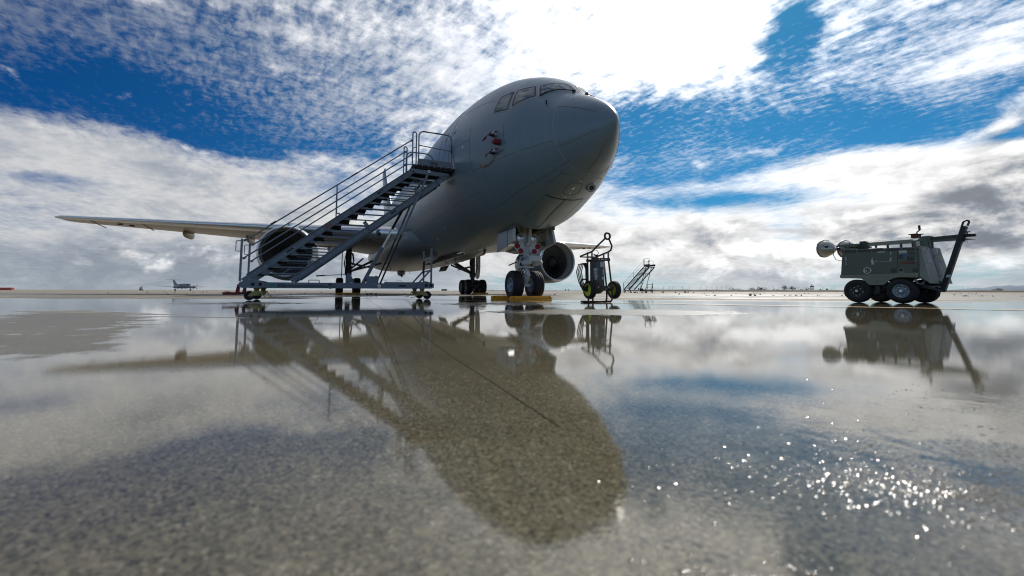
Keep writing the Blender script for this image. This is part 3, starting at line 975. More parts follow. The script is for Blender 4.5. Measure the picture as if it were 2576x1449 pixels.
wsecs = [(1.5, le(1.5), zl(1.5) - .0, 11.3, .13, .55), (2.95, le(2.95), zl(2.95), 10.2, .128, .5), (6.0, le(6), zl(6), 8.3, .118, .36), (8.6, le(8.6), zl(8.6), 6.9, .108, .27),
         (12, le(12), zl(12), 5.75, .10, .2), (16, le(16), zl(16), 4.6, .098, .13), (20, le(20), zl(20), 3.5, .096, .08), (23.3, le(23.3), zl(23.3), 2.55, .09, .05), (23.85, le(23.8) - .35, zl(23.8) + .01, 1.9, .05, .03)]
for sg in (1, -1):
    wg = wing(sg, wsecs, 'wing', M['wing'], M['lip'])
    for s, ln in ((15.5, 2.2), (11.35, 2.9), (6.0, 3.4)):
        te = le(s) - (4.7 if s > 15 else 5.95 if s > 11 else 8.3)
        zc = zl(s) - .38
        mb = MB(P); mb.lathe([(.0, ln * .62), (.14, ln * .56), (.23, ln * .42), (.27, ln * .1), (.27, -ln * .25), (.22, -ln * .38), (.0, -ln * .42)], (te + .9, sg * s, zc), (1, 0, -.02), 14)
        for i_, v_ in enumerate(mb.v): mb.v[i_] = (v_[0], sg * -s + (v_[1] + sg * s) * .62, zc + (v_[2] - zc) * 1.15)
        mb.build('flap_track_fairing', M['wing'], wg)
    for s0 in (21.2, 17.6):
        mb = MB(P)
        k0, k1 = le(s0) - .35, le(s0) - 3.4
        mb.bar((k0, sg * s0, zl(s0) - .155), (k1, sg * (s0 + .3), zl(s0) - .255), .09, .02); mb.build('red_stripe', M['redpaint'], wg)
    for s0, k in ((19.4, .95), (18.8, 1.5)):
        mb = MB(P); mb.lathe([(0, 0), (.16, 0), (.16, .05)], (le(s0) - k, sg * s0, zl(s0) - .245), (0, 0, 1), 14); mb.build('tank_vent', M['gasket'], wg)
    # landing lamp glazing in the wing root
    mb = MB(P); mb.lathe([(.0, .10), (.17, .05), (.2, -.02)], (le(3.3) - .06, sg * 3.3, zl(3.3) - .02), (1, sg * .4, 0), 16); mb.build('wing_lamp', M['glass'], wg)

# engines
ES, EZ, EA = 7.956, 2.237, 8.16
for sg in (1, -1):
    o = (EA, sg * ES, EZ); ax = (-1, 0, 0)
    mb = MB(P)
    mb.lathe([(1.335, .16), (1.40, .5), (1.445, 1.1), (1.45, 1.9), (1.40, 2.8), (1.28, 3.8), (1.08, 4.7), (1.05, 4.7), (1.0, 4.2)], o, ax, 64)
    na = mb.build('engine_nacelle', M['nacelle'], AC)
    mb = MB(P); mb.lathe([(1.337, .16), (1.315, .07), (1.285, .015), (1.262, 0), (1.238, .012), (1.21, .05), (1.185, .13), (1.17, .28)], o, ax, 64); mb.build('intake_lip', M['lip'], na)
    mb = MB(P); mb.lathe([(1.17, .28), (1.165, .35), (1.175, .7), (1.19, .9), (1.19, 1.4)], o, ax, 64); mb.build('intake_duct', M['duct'], na)
    mb = MB(P); mb.lathe([(0, .46), (.06, .48), (.2, .64), (.34, .84), (.40, .98), (.42, 1.23)], o, ax, 32); mb.build('spinner', M['spinner'], na)
    mb = MB(P); mb.lathe([(.4, 1.36), (1.19, 1.36)], o, ax, 48); mb.build('fan_case', M['gasket'], na)
    bm0 = MB(P); rows = []
    for i in range(7):
        r = .39 + .785 * i / 6; tw = radians(28 + 34 * i / 6); ch = .20 + .10 * i / 6; sw = .06 * (i / 6) ** 2
        rows.append([(-(.96 + (q - .5) * ch * 1.5 * cos(tw)) + EA + .0 * sw, (q - .5) * ch * sin(tw) * 1.15 + .018 * sin(pi * q), r) for q in (0, .25, .5, .75, 1)])
    base = [[(p[0], p[1], p[2]) for p in r] for r in rows]
    for k in range(36):
        an = 2 * pi * k / 36; m_ = MB(P)
        m_.grid([[(p[0], sg * ES + p[1] * cos(an) - p[2] * sin(an), EZ + p[1] * sin(an) + p[2] * cos(an)) for p in r] for r in base], True)
        m_.build('fan_blade', M['blade'], na)
    mb = MB(P); mb.lathe([(.78, 4.1), (.74, 4.9), (.58, 5.6), (.53, 5.6), (.3, 5.5), (.12, 6.2), (0, 6.4)], o, ax, 32); mb.build('core_nozzle', M['gear_dark'], na)
    # pylon
    mb = MB(P); rows = []
    for a, z0, z1, w_ in ((EA - 1.3, EZ + 1.40, EZ + 1.47, .06), (EA - 2.2, EZ + 1.30, EZ + 1.72, .2), (EA - 3.6, EZ + 1.1, EZ + 1.95, .24), (EA - 4.7, EZ + .9, EZ + 2.0, .24), (EA - 6.8, EZ + 1.0, EZ + 1.5, .2), (EA - 9.0, EZ + 1.35, EZ + 1.5, .06)):
        rows.append([(a, sg * ES - w_, z0), (a, sg * ES + w_, z0), (a, sg * ES + w_, z1), (a, sg * ES + w_ * .4, z1 + .05), (a, sg * ES - w_ * .4, z1 + .05), (a, sg * ES - w_, z1)])
    mb.grid(rows, True, True); mb.build('pylon', M['nacelle'], AC)
    mb = MB(P); mb.bar((EA - .9, sg * (ES - 1.42), EZ - .2), (EA - 1.6, sg * (ES - 1.46), EZ - .2), .02, .10); mb.build('nacelle_marking', M['redpaint'], na)

# tail
tz = [(-13.2, 7.35, 7.6, .10), (-14.3, 9.27, 6.6, .095), (-17.9, 12.4, 4.9, .09), (-20.6, 15.2, 3.5, .085), (-21.0, 15.55, 3.1, .05)]
mb = MB(P); rows = []
for a, z, c, t in tz:
    rows.append([(a - q[0] * c, q[1] * t * c, z) for q in UP[::-1]] + [(a - q[0] * c, -q[1] * t * c, z) for q in UP[1:]])
mb.grid(rows, True); mb.add(rows[-1], [tuple(range(len(rows[-1])))])
mb.build('tail_fin', M['skin'], AC)
for sg in (1, -1):
    wing(sg, [(.6, -17.2, 6.25, 5.6, .10, .1), (9.0, -22.6, 7.0, 2.0, .09, .05), (9.3, -23.2, 7.03, 1.4, .05, .03)], 'tailplane', M['wing'])
mb = MB(P); mb.tube([(-15, 0, 2.75), (-21, 0, 3.3), (-26.5, 0, 4.3)], [.28, .24, .16], 10)
mb.build('refuelling_boom', M['skin'], AC)


# wheels
def wheel(c, r, w, rr, ax, parent, spokes=0, rimmat=None, hub=0.3, tread=3, nut=0):
    """tyre with shoulders and grooves as the part, rim as its sub-part; ax = axle direction"""
    prof = []
    h = w / 2
    for x, k in ((-.42, rr / r), (-.47, (rr + (r - rr) * .12) / r), (-.5, (rr + (r - rr) * .5) / r), (-.46, (rr + (r - rr) * .8) / r), (-.37, .965), (-.27, .992)):
        prof.append((k * r, x * w))
    for g_ in range(tread):
        x = (-.2 + .4 * g_ / max(1, tread - 1)) * w
        prof += [(r, x - .035 * w), (r * .972, x - .022 * w), (r * .972, x + .022 * w), (r, x + .035 * w)]
    prof += [(k, -x) for k, x in prof[5::-1]]
    mb = MB(WF[0]); mb.lathe(prof, c, ax, 40)
    t = mb.build('tyre', M['tyre'], parent)
    mb = MB(WF[0])
    a = Vector(ax).normalized()
    for sgn in (1, -1):
        mb.lathe([(rr * 1.02, .43 * w * sgn), (rr * .97, .46 * w * sgn), (rr * .9, .40 * w * sgn), (rr * .82, .22 * w * sgn), (rr * .62, .16 * w * sgn), (rr * .36, .20 * w * sgn), (rr * hub, .36 * w * sgn), (rr * hub * .8, .40 * w * sgn), (0, .40 * w * sgn)], c, ax, 32)
        up = Vector((0, 0, 1)); u = (up - a * up.dot(a)).normalized(); v = a.cross(u)
        for k in range(spokes):
            an = 2 * pi * k / spokes
            q = Vector(c) + (u * cos(an) + v * sin(an)) * rr * .62 + a * (.17 * w * sgn)
            mb.tube([q, q + a * (.05 * w * sgn)], rr * .07, 6)
    mb.build('rim', rimmat or M['rim'], t)
    if nut:
        mb = MB(WF[0]); up = Vector((0, 0, 1)); u = (up - a * up.dot(a)).normalized(); v = a.cross(u)
        for k in range(8):
            an = 2 * pi * k / 8 + .2; q = Vector(c) + (u * cos(an) + v * sin(an)) * rr * (.62 if k % 2 else .80) + a * (nut * w * .22)
            mb.tube([q, q + a * (nut * .02)], rr * .07, 6)
        q = Vector(c) + a * (nut * w * .40); mb.tube([q, q + a * (nut * .015)], rr * .2, 12)
        mb.build('wheel_nut', M['bolt'], t)
    return t


WF = [P]
# nose gear
NA = 19.69
for s in (.365, -.365):
    wheel((NA, s - .02, .465), .468, .355, .235, (0, 1, 0), AC, 9)
mb = MB(P)
mb.tube([(NA, -.02, 3.1), (NA, -.02, 1.5)], .115, 20); mb.tube([(NA, -.02, 1.5), (NA, -.02, .98)], .135, 20)
mb.tube([(NA, -.02, 1.30), (NA, -.02, 1.03)], .17, 20); mb.box(NA - .2, NA + .24, -.25, .21, 1.02, 1.06)
mb.tube([(NA + .1, .11, 2.0), (NA + .05, .13, 1.5), (NA + .13, .1, 1.35)], .022, 6)
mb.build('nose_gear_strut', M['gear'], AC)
mb = MB(P); mb.tube([(NA, -.02, .98), (NA, -.02, .82)], .098, 20); mb.build('oleo_piston', M['chrome'], AC)
mb = MB(P); mb.tube([(NA, -.02, .84), (NA, -.02, .40)], .105, 16); mb.tube([(NA, -.5, .465), (NA, .46, .465)], .06, 12)
mb.bar((NA + .13, -.02, 1.0), (NA + .30, -.02, .78), .12, .06); mb.bar((NA + .30, -.02, .78), (NA + .12, -.02, .50), .10, .06)
mb.box(NA + .05, NA + .16, -.16, .10, .40, .50)
mb.build('axle_housing', M['gear'], AC)
mb = MB(P); mb.bar((NA + .35, -.10, 2.95), (NA + .16, -.10, 1.82), .13, .10, (0, 1, 0)); mb.bar((NA - .15, .12, 2.6), (NA - .02, .10, 1.75), .09, .07, (0, 1, 0))
mb.tube([(NA + .16, -.19, 1.80), (NA + .16, .02, 1.80)], .06, 12); mb.box(NA - .05, NA + .12, -.16, .10, 1.5, 1.78)
mb.bar((NA - .1, .26, 2.5), (NA - .1, -.3, 2.5), .08, .10); mb.bar((NA - .05, .25, 2.5), (NA - .02, .05, 2.0), .07, .05, (0, 1, 0)); mb.bar((NA - .05, -.27, 2.5), (NA - .02, -.10, 2.0), .07, .05, (0, 1, 0))
mb.build('drag_brace', M['gear'], AC)
mb = MB(P)
mb.bbox(NA + .16, NA + .46, -.40, .02, 1.215, 1.41, .03)
mb.build('steering_box', M['gear'], AC)
mb = MB(P)
for s in (.07, -.33):
    mb.lathe([(0, .30), (.05, .29), (.075, .24), (.08, .1), (.095, .09), (.095, -.1), (.07, -.12)], (NA + .16, s, 1.185), (.8, -.35, .02), 14)
mb.build('steering_cylinder', M['gear'], AC)
hz = random.Random(5)
mb = MB(P)
for k in range(16):
    s0 = hz.uniform(-.22, .24); z0 = hz.uniform(.98, 1.5)
    mb.tube([(NA + .12, s0, z0), (NA + .16 + hz.uniform(0, .08), s0 + hz.uniform(-.08, .08), z0 - .1), (NA + .08, s0 + hz.uniform(-.12, .12), z0 - .22)], .011, 5)
for k in range(10):
    s0 = hz.choice((-1, 1)) * hz.uniform(.08, .3); z0 = hz.uniform(2.1, 2.6)
    mb.tube([(NA - .2, s0, z0 + .5), (NA - .1, s0 * .8, z0), (NA + .02, s0 * .6, z0 - .5)], .013, 5)
mb.tube([(NA + .05, .28, 1.2), (NA + .15, .40, 1.17), (NA - .1, .5, 1.1)], .02, 6)
for k in range(12):
    mb.box(NA + .1, NA + .16, (s0 := hz.uniform(.08, .26)), s0 + .05, (z0 := hz.uniform(1.05, 1.45)), z0 + .04)
mb.build('hydraulic_line', M['hose'], AC)
LA = NA + .26
for sg in (1, -1):
    cs = -.01
    fr = lambda u, v, w: (LA + w, cs + sg * u, v)
    poly = [(.13, 1.83), (.17, 1.86), (.29, 1.86), (.35, 1.80), (.445, 1.77), (.455, 1.66), (.41, 1.60), (.30, 1.45), (.235, 1.43), (.17, 1.45), (.14, 1.52)]
    mb = MB(P); mb.prism(poly, -.05, 0.0, fr)
    pl = mb.build('lamp_plate', M['gear'], AC)
    for u, v in ((.365, 1.715), (.245, 1.553)):
        mb = MB(P); mb.lathe([(.088, -.01), (.088, .012), (.074, .012), (.072, .004)], fr(u, v, 0), (1, 0, 0), 22); mb.build('lamp_bezel', M['gasket'], pl)
        mb = MB(P); mb.lathe([(.073, .005), (.0, .009)], fr(u, v, 0), (1, 0, 0), 22); mb.build('red_lamp', M['red'], pl)
        mb = MB(P)
        for k in range(5):
            an = pi / 2 + 2 * pi * k / 5
            q = Vector(fr(u + .042 * cos(an), v + .042 * sin(an), .005)); mb.tube([q, q + Vector((.008, 0, 0))], .017, 8)
        q = Vector(fr(u, v, .005)); mb.tube([q, q + Vector((.008, 0, 0))], .011, 8)
        mb.build('lamp_hole', M['gasket'], pl)
    mb = MB(P); mb.lathe([(.09, -.16), (.135, -.1), (.142, 0), (.135, .03), (.118, .03), (.112, .01)], fr(.25, 1.985, -.02), (1, 0, 0), 26)
    lm = mb.build('landing_lamp', M['gear'], AC)
    mb = MB(P); mb.lathe([(.113, .012), (.09, .0), (.06, -.035), (.03, -.05), (.028, .0), (0, .012)], fr(.25, 1.985, -.02), (1, 0, 0), 26); mb.build('lamp_reflector', M['chrome'], lm)
    mb = MB(P); mb.lathe([(.113, .018), (.07, .03), (0, .036)], fr(.25, 1.985, -.02), (1, 0, 0), 26); mb.build('lamp_lens', M['lens'], lm)
    mb = MB(P); mb.box(LA - .003, LA + .003, min(cs + sg * .2, cs + sg * .28), max(cs + sg * .2, cs + sg * .28), 1.80, 1.812); mb.build('placard', M['yellow'], pl)
mb = MB(P); mb.lathe([(.05, -.08), (.085, -.02), (.085, .03), (.075, .03)], (NA + .20, -.035, .70), (1, 0, 0), 20); mb.box(NA + .12, NA + .2, -.13, .06, .605, .795)
tl = mb.build('taxi_lamp', M['gear'], AC)
mb = MB(P); mb.lathe([(.076, .026), (.04, .04), (0, .044)], (NA + .20, -.035, .70), (1, 0, 0), 20); mb.build('lamp_lens', M['lens'], tl)
# nose gear side doors
for sg in (1, -1):
    o_ = .66 if sg > 0 else .72
    e_ = .03 if sg > 0 else .10
    q = [(20.36, sg * (o_ + e_), 1.80), (20.32, sg * o_, 2.36), (18.98, sg * o_, 2.36), (18.98, sg * (o_ + e_), 1.57)]
    q2 = [(a, s - sg * .045, z) for a, s, z in q]
    mb = MB(P); mb.hexa(q + q2)
    dr = mb.build('nose_gear_door', M['nacelle'], AC)
    mb = MB(P)
    ins = [(a, s - sg * .004, z) for a, s, z in q2]
    mb.hexa([(a + (.0 if i in (2, 3) else -.01), s, z) for i, (a, s, z) in enumerate(q2)] + ins); mb.build('door_liner', M['decal_grey'], dr)
    mb = MB(P)
    for f_ in (.2, .62):
        a = 20.3 - 1.3 * f_
        mb.bar((a, sg * (o_ - .06), 2.32), (a - .02, sg * (o_ + e_ - .06), 1.98), .07, .05, (0, 1, 0))
    mb.bar((20.25, sg * (o_ - .07), 2.30), (19.0, sg * (o_ - .07), 2.25), .05, .05)
    mb.bar((20.345, sg * (o_ - .03), 2.34), (20.385, sg * (o_ + e_ - .03), 1.82), .035, .075, (0, 1, 0))
    mb.build('door_hinge', M['gear'], dr)
    if sg > 0:
        mb = MB(P); mb.hexa([(a, sg * (o_ + (2.36 - z) / .65 * e_ + d), z) for d in (-.004, .006) for a, z in ((19.93, 2.36), (19.89, 2.36), (19.89, 1.70), (19.93, 1.71))]); mb.build('red_stripe', M['redpaint'], dr)
    else:
        mb = MB(P); mb.tube([(19.85, sg * .40, 1.86), (19.8, sg * .62, 1.85), (19.7, sg * .69, 1.86)], .016, 6); mb.box(19.62, 19.8, min(sg * .66, sg * .74), max(sg * .66, sg * .74), 1.78, 1.92); mb.build('door_actuator', M['gear_dark'], dr)

# main gear
for sg in (1, -1):
    c = 4.68
    for da in (.71, -.71):
        for ds in (.57, -.57):
            wheel((da, sg * (c + ds), .575), .58, .47, .285, (0, 1, 0), AC, 8, M['rim'])
    mb = MB(P)
    mb.tube([(0, sg * c, 3.35), (0, sg * c, 1.65)], .20, 18); mb.tube([(0, sg * c, 1.72), (0, sg * c, 1.35)], .24, 18); mb.tube([(0, sg * c, 1.35), (0, sg * c, .62)], .17, 16)
    for z in (2.9, 2.6, 2.3, 2.0, 1.8, 1.5): mb.lathe([(.2, -.03), (.235, -.02), (.235, .02), (.2, .03)], (0, sg * c, z), (0, 0, 1), 16)
    mb.bar((0, sg * c, 1.25), (.5, sg * c, .95), .18, .12); mb.bar((.5, sg * c, .95), (.12, sg * c, .62), .16, .1)
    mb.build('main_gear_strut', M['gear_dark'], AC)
    mb = MB(P); mb.bar((.95, sg * c, .58), (-.95, sg * c, .58), .22, .26); mb.tube([(.71, sg * (c - .62), .575), (.71, sg * (c + .62), .575)], .09, 12); mb.tube([(-.71, sg * (c - .62), .575), (-.71, sg * (c + .62), .575)], .09, 12)
    for ds in (-.2, .2): mb.lathe([(.0, .25), (.10, .22), (.12, 0), (.1, -.1)], (.86, sg * (c + ds), .6), (1, 0, 0), 10)
    mb.build('bogie_beam', M['gear_dark'], AC)
    mb = MB(P)
    mb.bar((.15, sg * 3.0, 2.45), (.1, sg * (c - .15), 1.62), .16, .14, (1, 0, 0)); mb.bar((1.3, sg * 2.55, 2.2), (.1, sg * (c - .25), 1.68), .13, .1, (1, 0, 0))
    mb.bar((.25, sg * (c - .1), 2.2), (.5, sg * 3.75, 2.02), .12, .14); mb.bar((.5, sg * 3.75, 2.02), (.9, sg * 3.2, 1.85), .07, .06)
    mb.bar((-1.8, sg * 3.6, 2.7), (-.1, sg * (c - .1), 1.75), .12, .12, (1, 0, 0))
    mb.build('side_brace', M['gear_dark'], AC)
    mb = MB(P); mr = random.Random(9)
    for k in range(8):
        s0 = c - .22 + mr.uniform(-.12, .05)
        mb.tube([(.22, sg * s0, 2.95), (.3 + mr.uniform(0, .1), sg * (s0 - mr.uniform(.02, .18)), 2.4), (.25, sg * (c - .2), 1.9), (.2, sg * (c - .15), 1.3)], .016, 5)
    for k in range(4): mb.tube([(.2, sg * (c + .2), 2.9), (.32, sg * (c + .26 + .02 * k), 2.2), (.2, sg * (c + .18), 1.5)], .014, 5)
    mb.build('hydraulic_line', M['hose'], AC)
    fr = lambda u, v, w: (u, sg * (c + .42 + w), v)
    mb = MB(P); mb.prism([(.55, 3.05), (-.5, 3.05), (-.5, 1.35), (-.1, 1.2), (.35, 1.35), (.55, 2.0)], 0, .05, fr)
    mb.build('main_gear_door', M['wing'], AC)
    mb = MB(P); mb.prism([(2.1, 2.15), (-.4, 2.15), (-.2, 1.75), (1.9, 1.72)], 0, .05, lambda u, v, w: (u, sg * (2.15 + w - (2.15 - v) * .5), v))
    mb.build('body_gear_door', M['wing'], AC)


# ------------------------------------------------------------------ boarding stairs (self-levelling parallelogram stand)
S0A, S0S = 18.57, 5.5


def plane_to_world(a, s): return (PX0 + a * sin(TH) - s * cos(TH), PY0 - a * cos(TH) - s * sin(TH))


def Q(a, s, z): return (a - S0A, -(s - S0S), z)


sx_, sy_ = plane_to_world(S0A, S0S)
ST = thing('boarding_stairs', 'large grey wheeled boarding stairs rolled up against the tanker fuselage', 'stairs', (sx_, sy_, 0), TH - pi / 2, 'wheeled boarding stairs on the apron')
AN_, AF_ = 19.15, 17.99
WF[0] = Q


def SM(): return MB(Q)


# base
for a in (AN_, AF_):
    m = SM(); sg = 1 if a == AN_ else -1
    m.bbox(a - .05, a + .05, 3.35, 7.52, .33, .485, .008); m.build('base_beam', M['stand'], ST)
    for s0, s1 in ((2.86, 3.42), (7.44, 8.06)):
        m = SM()
        poly = [(s0 + .02, .36), (s0 + .02, .48), (s0 + .12, .52), ((s0 + s1) / 2, .56), (s1 - .12, .52), (s1 - .01, .47), (s1 - .01, .37), (s1 - .08, .33), (s0 + .1, .33)]
        m.prism(poly, -.075, .075, lambda u, v, w: (a + w, u, v))
        e = m.build('end_plate', M['stand'], ST)
        for u in (s0 + .12, (s0 + s1) / 2 - .02):
            m = SM(); m.lathe([(.045, .074), (.045, .080), (0, .080)], (a, u, .43), (1, 0, 0) if sg > 0 else (-1, 0, 0), 16); m.build('plate_hole_disc', M['stand_edge'], e)  # flat dark disc painted in for the shade of a hole
m = SM()
for s in (2.98, 4.5, 4.95, 7.4, 7.98): m.box(AF_, AN_, s - .05, s + .05, .35, .45)
m.build('cross_member', M['stand'], ST)
m = SM(); m.bar((AN_ - .12, 3.3, .50), (AN_ - .12, 4.35, .50), .07, .05); m.build('foot_rail', M['stand'], ST)
text('lettering', 'B720', .115, M['text'], ST, Q(AN_ + .0515, 7.16, .352), Vector(Q(0, -1, 0)) - Vector(Q(0, 0, 0)), (0, 0, 1), bold=.003, sx=.8)
m = SM(); m.box(AN_ + .0505, AN_ + .053, 7.22, 7.36, .385, .44); m.build('teal_square', M['teal'], ST)
# stowed tow bar with its ring, red fork at the lower end
m = SM(); m.bar((AN_ + .09, 7.0, .445), (AN_ + .09, 6.0, .44), .06, .075)
m.lathe([(.055, -.03), (.09, -.03), (.09, .03), (.055, .03), (.055, -.03)], (AN_ + .09, 5.84, .40), (1, 0, 0), 20)
m.bar((AN_ + .09, 6.02, .44), (AN_ + .09, 5.9, .41), .05, .08); m.build('tow_bar', M['stand'], ST)
m = SM(); m.tube([Q and (AN_ + .03, 6.4, .485), (AN_ + .03, 6.4, .54), (AN_ + .03, 6.37, .555), (AN_ + .03, 6.16, .555), (AN_ + .03, 6.13, .54), (AN_ + .03, 6.13, .485)], .011, 8); m.build('grab_handle', M['stand'], ST)
m = SM(); m.box(AN_ + .05, AN_ + .054, 3.75, 3.95, .385, .435); m.box(AN_ + .052, AN_ + .056, 6.30, 6.42, .44, .452); m.build('tape_patch', M['tape'], ST)
for a in (AN_ - .1, AF_ + .1):
    m = SM(); m.hexa([(a - .04, 8.05, .16), (a + .04, 8.05, .16), (a + .04, 8.15, .16), (a - .04, 8.15, .16), (a - .04, 8.05, .43), (a + .04, 8.05, .43), (a + .04, 8.10, .43), (a - .04, 8.10, .43)])
    m.bar((a, 8.05, .18), (a, 8.42 if a > 19 else 8.25, .18), .07, .07); m.build('red_fork', M['redpaint'], ST)

# casters
for a in (AN_ + .03, AF_ - .03):
    for s, dr in ((7.80, 1), (3.08, -1)):
        t = wheel((a, s, .127), .125, .07, .075, (1, 0, 0), ST, 0, M['stand_dark'], .3, 2)
        m = SM()
        for w in (-.05, .05):
            m.prism([(s - dr * -.03, .115), (s - dr * .03, .10), (s - dr * .20, .14), (s - dr * .26, .23), (s - dr * .10, .25), (s, .17)], w - .005, w + .005, lambda u, v, w_: (a + w_, u, v))
        m.box(a - .06, a + .06, min(s - dr * .10, s - dr * .27), max(s - dr * .10, s - dr * .27), .2, .245)
        m.lathe([(.06, .24), (.06, .30), (.08, .30), (.08, .335)], (a, s - dr * .16, 0), (0, 0, 1), 14)
        m.build('caster_fork', M['caster'], t)
        m = SM(); m.bar((a + .04, s - dr * .27, .2), (a + .04, s - dr * .38, .07), .05, .02); m.bar((a + .04, s - dr * .38, .07), (a + .04, s - dr * .5, .055), .06, .015); m.build('brake_pedal', M['brass'], t)

# stringers
U0, U1 = (7.945, .545), (3.600, 4.0)
L0, L1 = (6.808, .545), (2.520, 3.955)
dU = Vector((0, U1[0] - U0[0], U1[1] - U0[1])).normalized()
for a in (AN_, AF_):
    for nm, p0, p1 in (('upper_stringer', U0, U1), ('lower_stringer', L0, L1)):
        A_, B_ = Vector((a, p0[0], p0[1])), Vector((a, p1[0], p1[1]))
        d = (B_ - A_).normalized()
        m = SM(); m.bar(A_ + d * .12, B_ - d * .10, .012, .168); sg = 1 if a == AN_ else -1
        nrm = Vector((0, -d.z, d.y))
        if nrm.z < 0: nrm = -nrm
        for e in (-.08, .08): m.bar(A_ + d * .12 + nrm * e + Vector((sg * .02, 0, 0)), B_ - d * .10 + nrm * e + Vector((sg * .02, 0, 0)), .05, .01)
        for k in (.13, .38 if nm[0] == 'u' else .02 + .13, .60 if nm[0] == 'u' else .455, .90 if nm[0] == 'u' else .80, .93):
            q = A_.lerp(B_, k); m.bar(q - nrm * .078 + Vector((sg * .02, 0, 0)), q + nrm * .078 + Vector((sg * .02, 0, 0)), .04, .008)
        for q, e in ((A_, 1), (B_, -1)):
            m.bar(q - d * (.04 * e), q + d * (.16 * e), .05, .12)
        sp = m.build(nm, M['stand'], ST)
        if nm[0] == 'l' and a == AN_:
            m = SM()
            for k in (.115, .46, .80):
                q = A_.lerp(B_, k); m.bar(q + nrm * .08, q + nrm * .21, .05, .10, d)
            m.build('stop_bracket', M['stand'], sp)
            m = SM()
            for k in (.46, .80):
                q = A_.lerp(B_, k); m.bar(q + nrm * .21, q + nrm * .24, .055, .11, d)
            m.build('rubber_stop', M['stand_edge'], sp)
        m = SM()
        for k in ((.24, .78) if nm[0] == 'u' else (.62,)):
            q = A_.lerp(B_, k) + Vector((sg * .007, 0, 0)); m.bar(q - d * .1, q + d * .1, .004, .045)
        m.build('tape_patch', M['tape'], sp)
        if nm[0] == 'u' and a == AN_:
            uy_ = nrm
            o_ = A_.lerp(B_, .435) + Vector((.012, 0, 0)) - nrm * .01
            lo_ = lambda v: Vector(Q(*v))
            text('lettering', 'DANGER', .06, M['text_red'], sp, lo_(o_), lo_(d) - lo_((0, 0, 0)), lo_(uy_) - lo_((0, 0, 0)), bold=.0015)
            m = SM(); m.bar(o_ - nrm * .018, o_ - nrm * .018 + d * .27, .004, .008); m.bar(o_ - nrm * .034, o_ - nrm * .034 + d * .20, .004, .006); m.build('small_print', M['text_red'], sp)
        m = SM()
        for i in range(18):
            k = (i + .0) / 17.0; q = Vector((a, 7.70 + (3.833 - 7.70) * k, .73 + (3.804 - .73) * k))
            if nm[0] == 'l': q = q + Vector((0, L0[0] - U0[0], 0))
            m.lathe([(.015, 0), (.012, .014), (0, .016)], q + Vector((sg * .006, 0, 0)), (sg, 0, 0), 8)
        m.build('bolt', M['bolt'], sp)
# treads with their levelling arms
for i in range(18):
    k = i / 17.0; s = 7.70 + (3.833 - 7.70) * k; z = .73 + (3.804 - .73) * k - .005
    m = SM(); m.box(AF_ + .05, AN_ - .05, s - .27, s + .015, z + .0, z + .03)
    m.box(AF_ + .05, AN_ - .05, s - .27, s - .255, z - .05, z); m.box(AF_ + .05, AN_ - .05, s - .0, s + .015, z - .05, z)
    for j in range(3): m.box(AF_ + .05, AN_ - .05, s - .2 + j * .06, s - .19 + j * .06, z - .03, z)
    t = m.build('tread', M['stand_dark'], ST)
    for a in (AN_ - .03, AF_ + .03):
        m = SM(); m.bar((a, s + .02, z), (a, s - .30, z), .022, .06); m.bar((a, s - .30, z - .003), (a, s - 1.137, z), .02, .034); m.build('tread_arm', M['stand'], t)
    if i in (0, 16):
        m = SM(); m.bar((AN_ - .05, s - .62, z), (AN_ - .05, s - .9, z + .19), .02, .025); m.build('pull_link', M['stand'], t)
# platform
PZ = 4.185
m = SM(); m.box(AF_ - .05, AN_ + .05, 2.33, 3.60, PZ, PZ + .03); pf = m.build('platform', M['stand_dark'], ST)
m = SM()
for s in (2.36, 2.75, 3.15, 3.55): m.box(AF_ - .04, AN_ + .04, s - .02, s + .02, PZ - .075, PZ - .002)
m.box(AN_ - .0, AN_ + .048, 2.34, 3.58, PZ - .07, PZ - .002); m.box(AF_ - .048, AF_, 2.34, 3.58, PZ - .07, PZ - .002)
m.box(18.55, 18.6, 2.34, 3.58, PZ - .06, PZ - .002); m.build('platform_rib', M['stand_dark'], pf)
m = SM(); m.box(AN_ + .051, AN_ + .075, 2.26, 3.53, PZ - .03, PZ + .03); m.box(AF_ - .05, AN_ + .05, 2.27, 2.328, PZ - .03, PZ + .03); m.build('bumper', M['stand_edge'], pf)
m = SM()
for i in range(7): m.lathe([(.014, 0), (.012, .010), (0, .012)], (AN_ + .075, 2.36 + i * .19, PZ + .003), (1, 0, 0), 8)
m.build('bolt', M['bolt'], pf)
for a, s1 in ((AN_ + .035, 3.42), (AF_ - .035, 3.42)):
    m = SM(); m.box(a - .012, a + .012, 2.36, s1, PZ + .032, PZ + .235); m.build('toe_board', M['stand'], ST)
m = SM(); m.box(AN_ + .0, AN_ + .06, 2.33, 2.42, PZ + .035, PZ + .16); m.box(AN_ + .0, AN_ + .06, 3.36, 3.46, PZ + .035, PZ + .16); m.build('rail_socket', M['stand'], ST)
text('lettering', 'B720', .125, M['text'], ST, Q(AN_ + .0485, 3.035, PZ + .075), Vector(Q(0, -1, 0)) - Vector(Q(0, 0, 0)), (0, 0, 1), bold=.004, sx=.86)
m = SM(); m.box(AN_ + .0475, AN_ + .0505, 3.055, 3.115, PZ + .09, PZ + .155); m.build('teal_square', M['teal'], ST)
for a in (AN_, AF_):
    m = SM(); A_, B_ = (a, 3.66, 4.02), (a, 2.44, 3.975); m.bar(A_, B_, .05, .13)
    for q in ((a, 3.6, 4.0), (a, 2.52, 3.97)): m.lathe([(.03, .03), (.03, .045), (0, .045)], q, (1, 0, 0), 10)
    m.build('platform_yoke', M['stand'], ST)
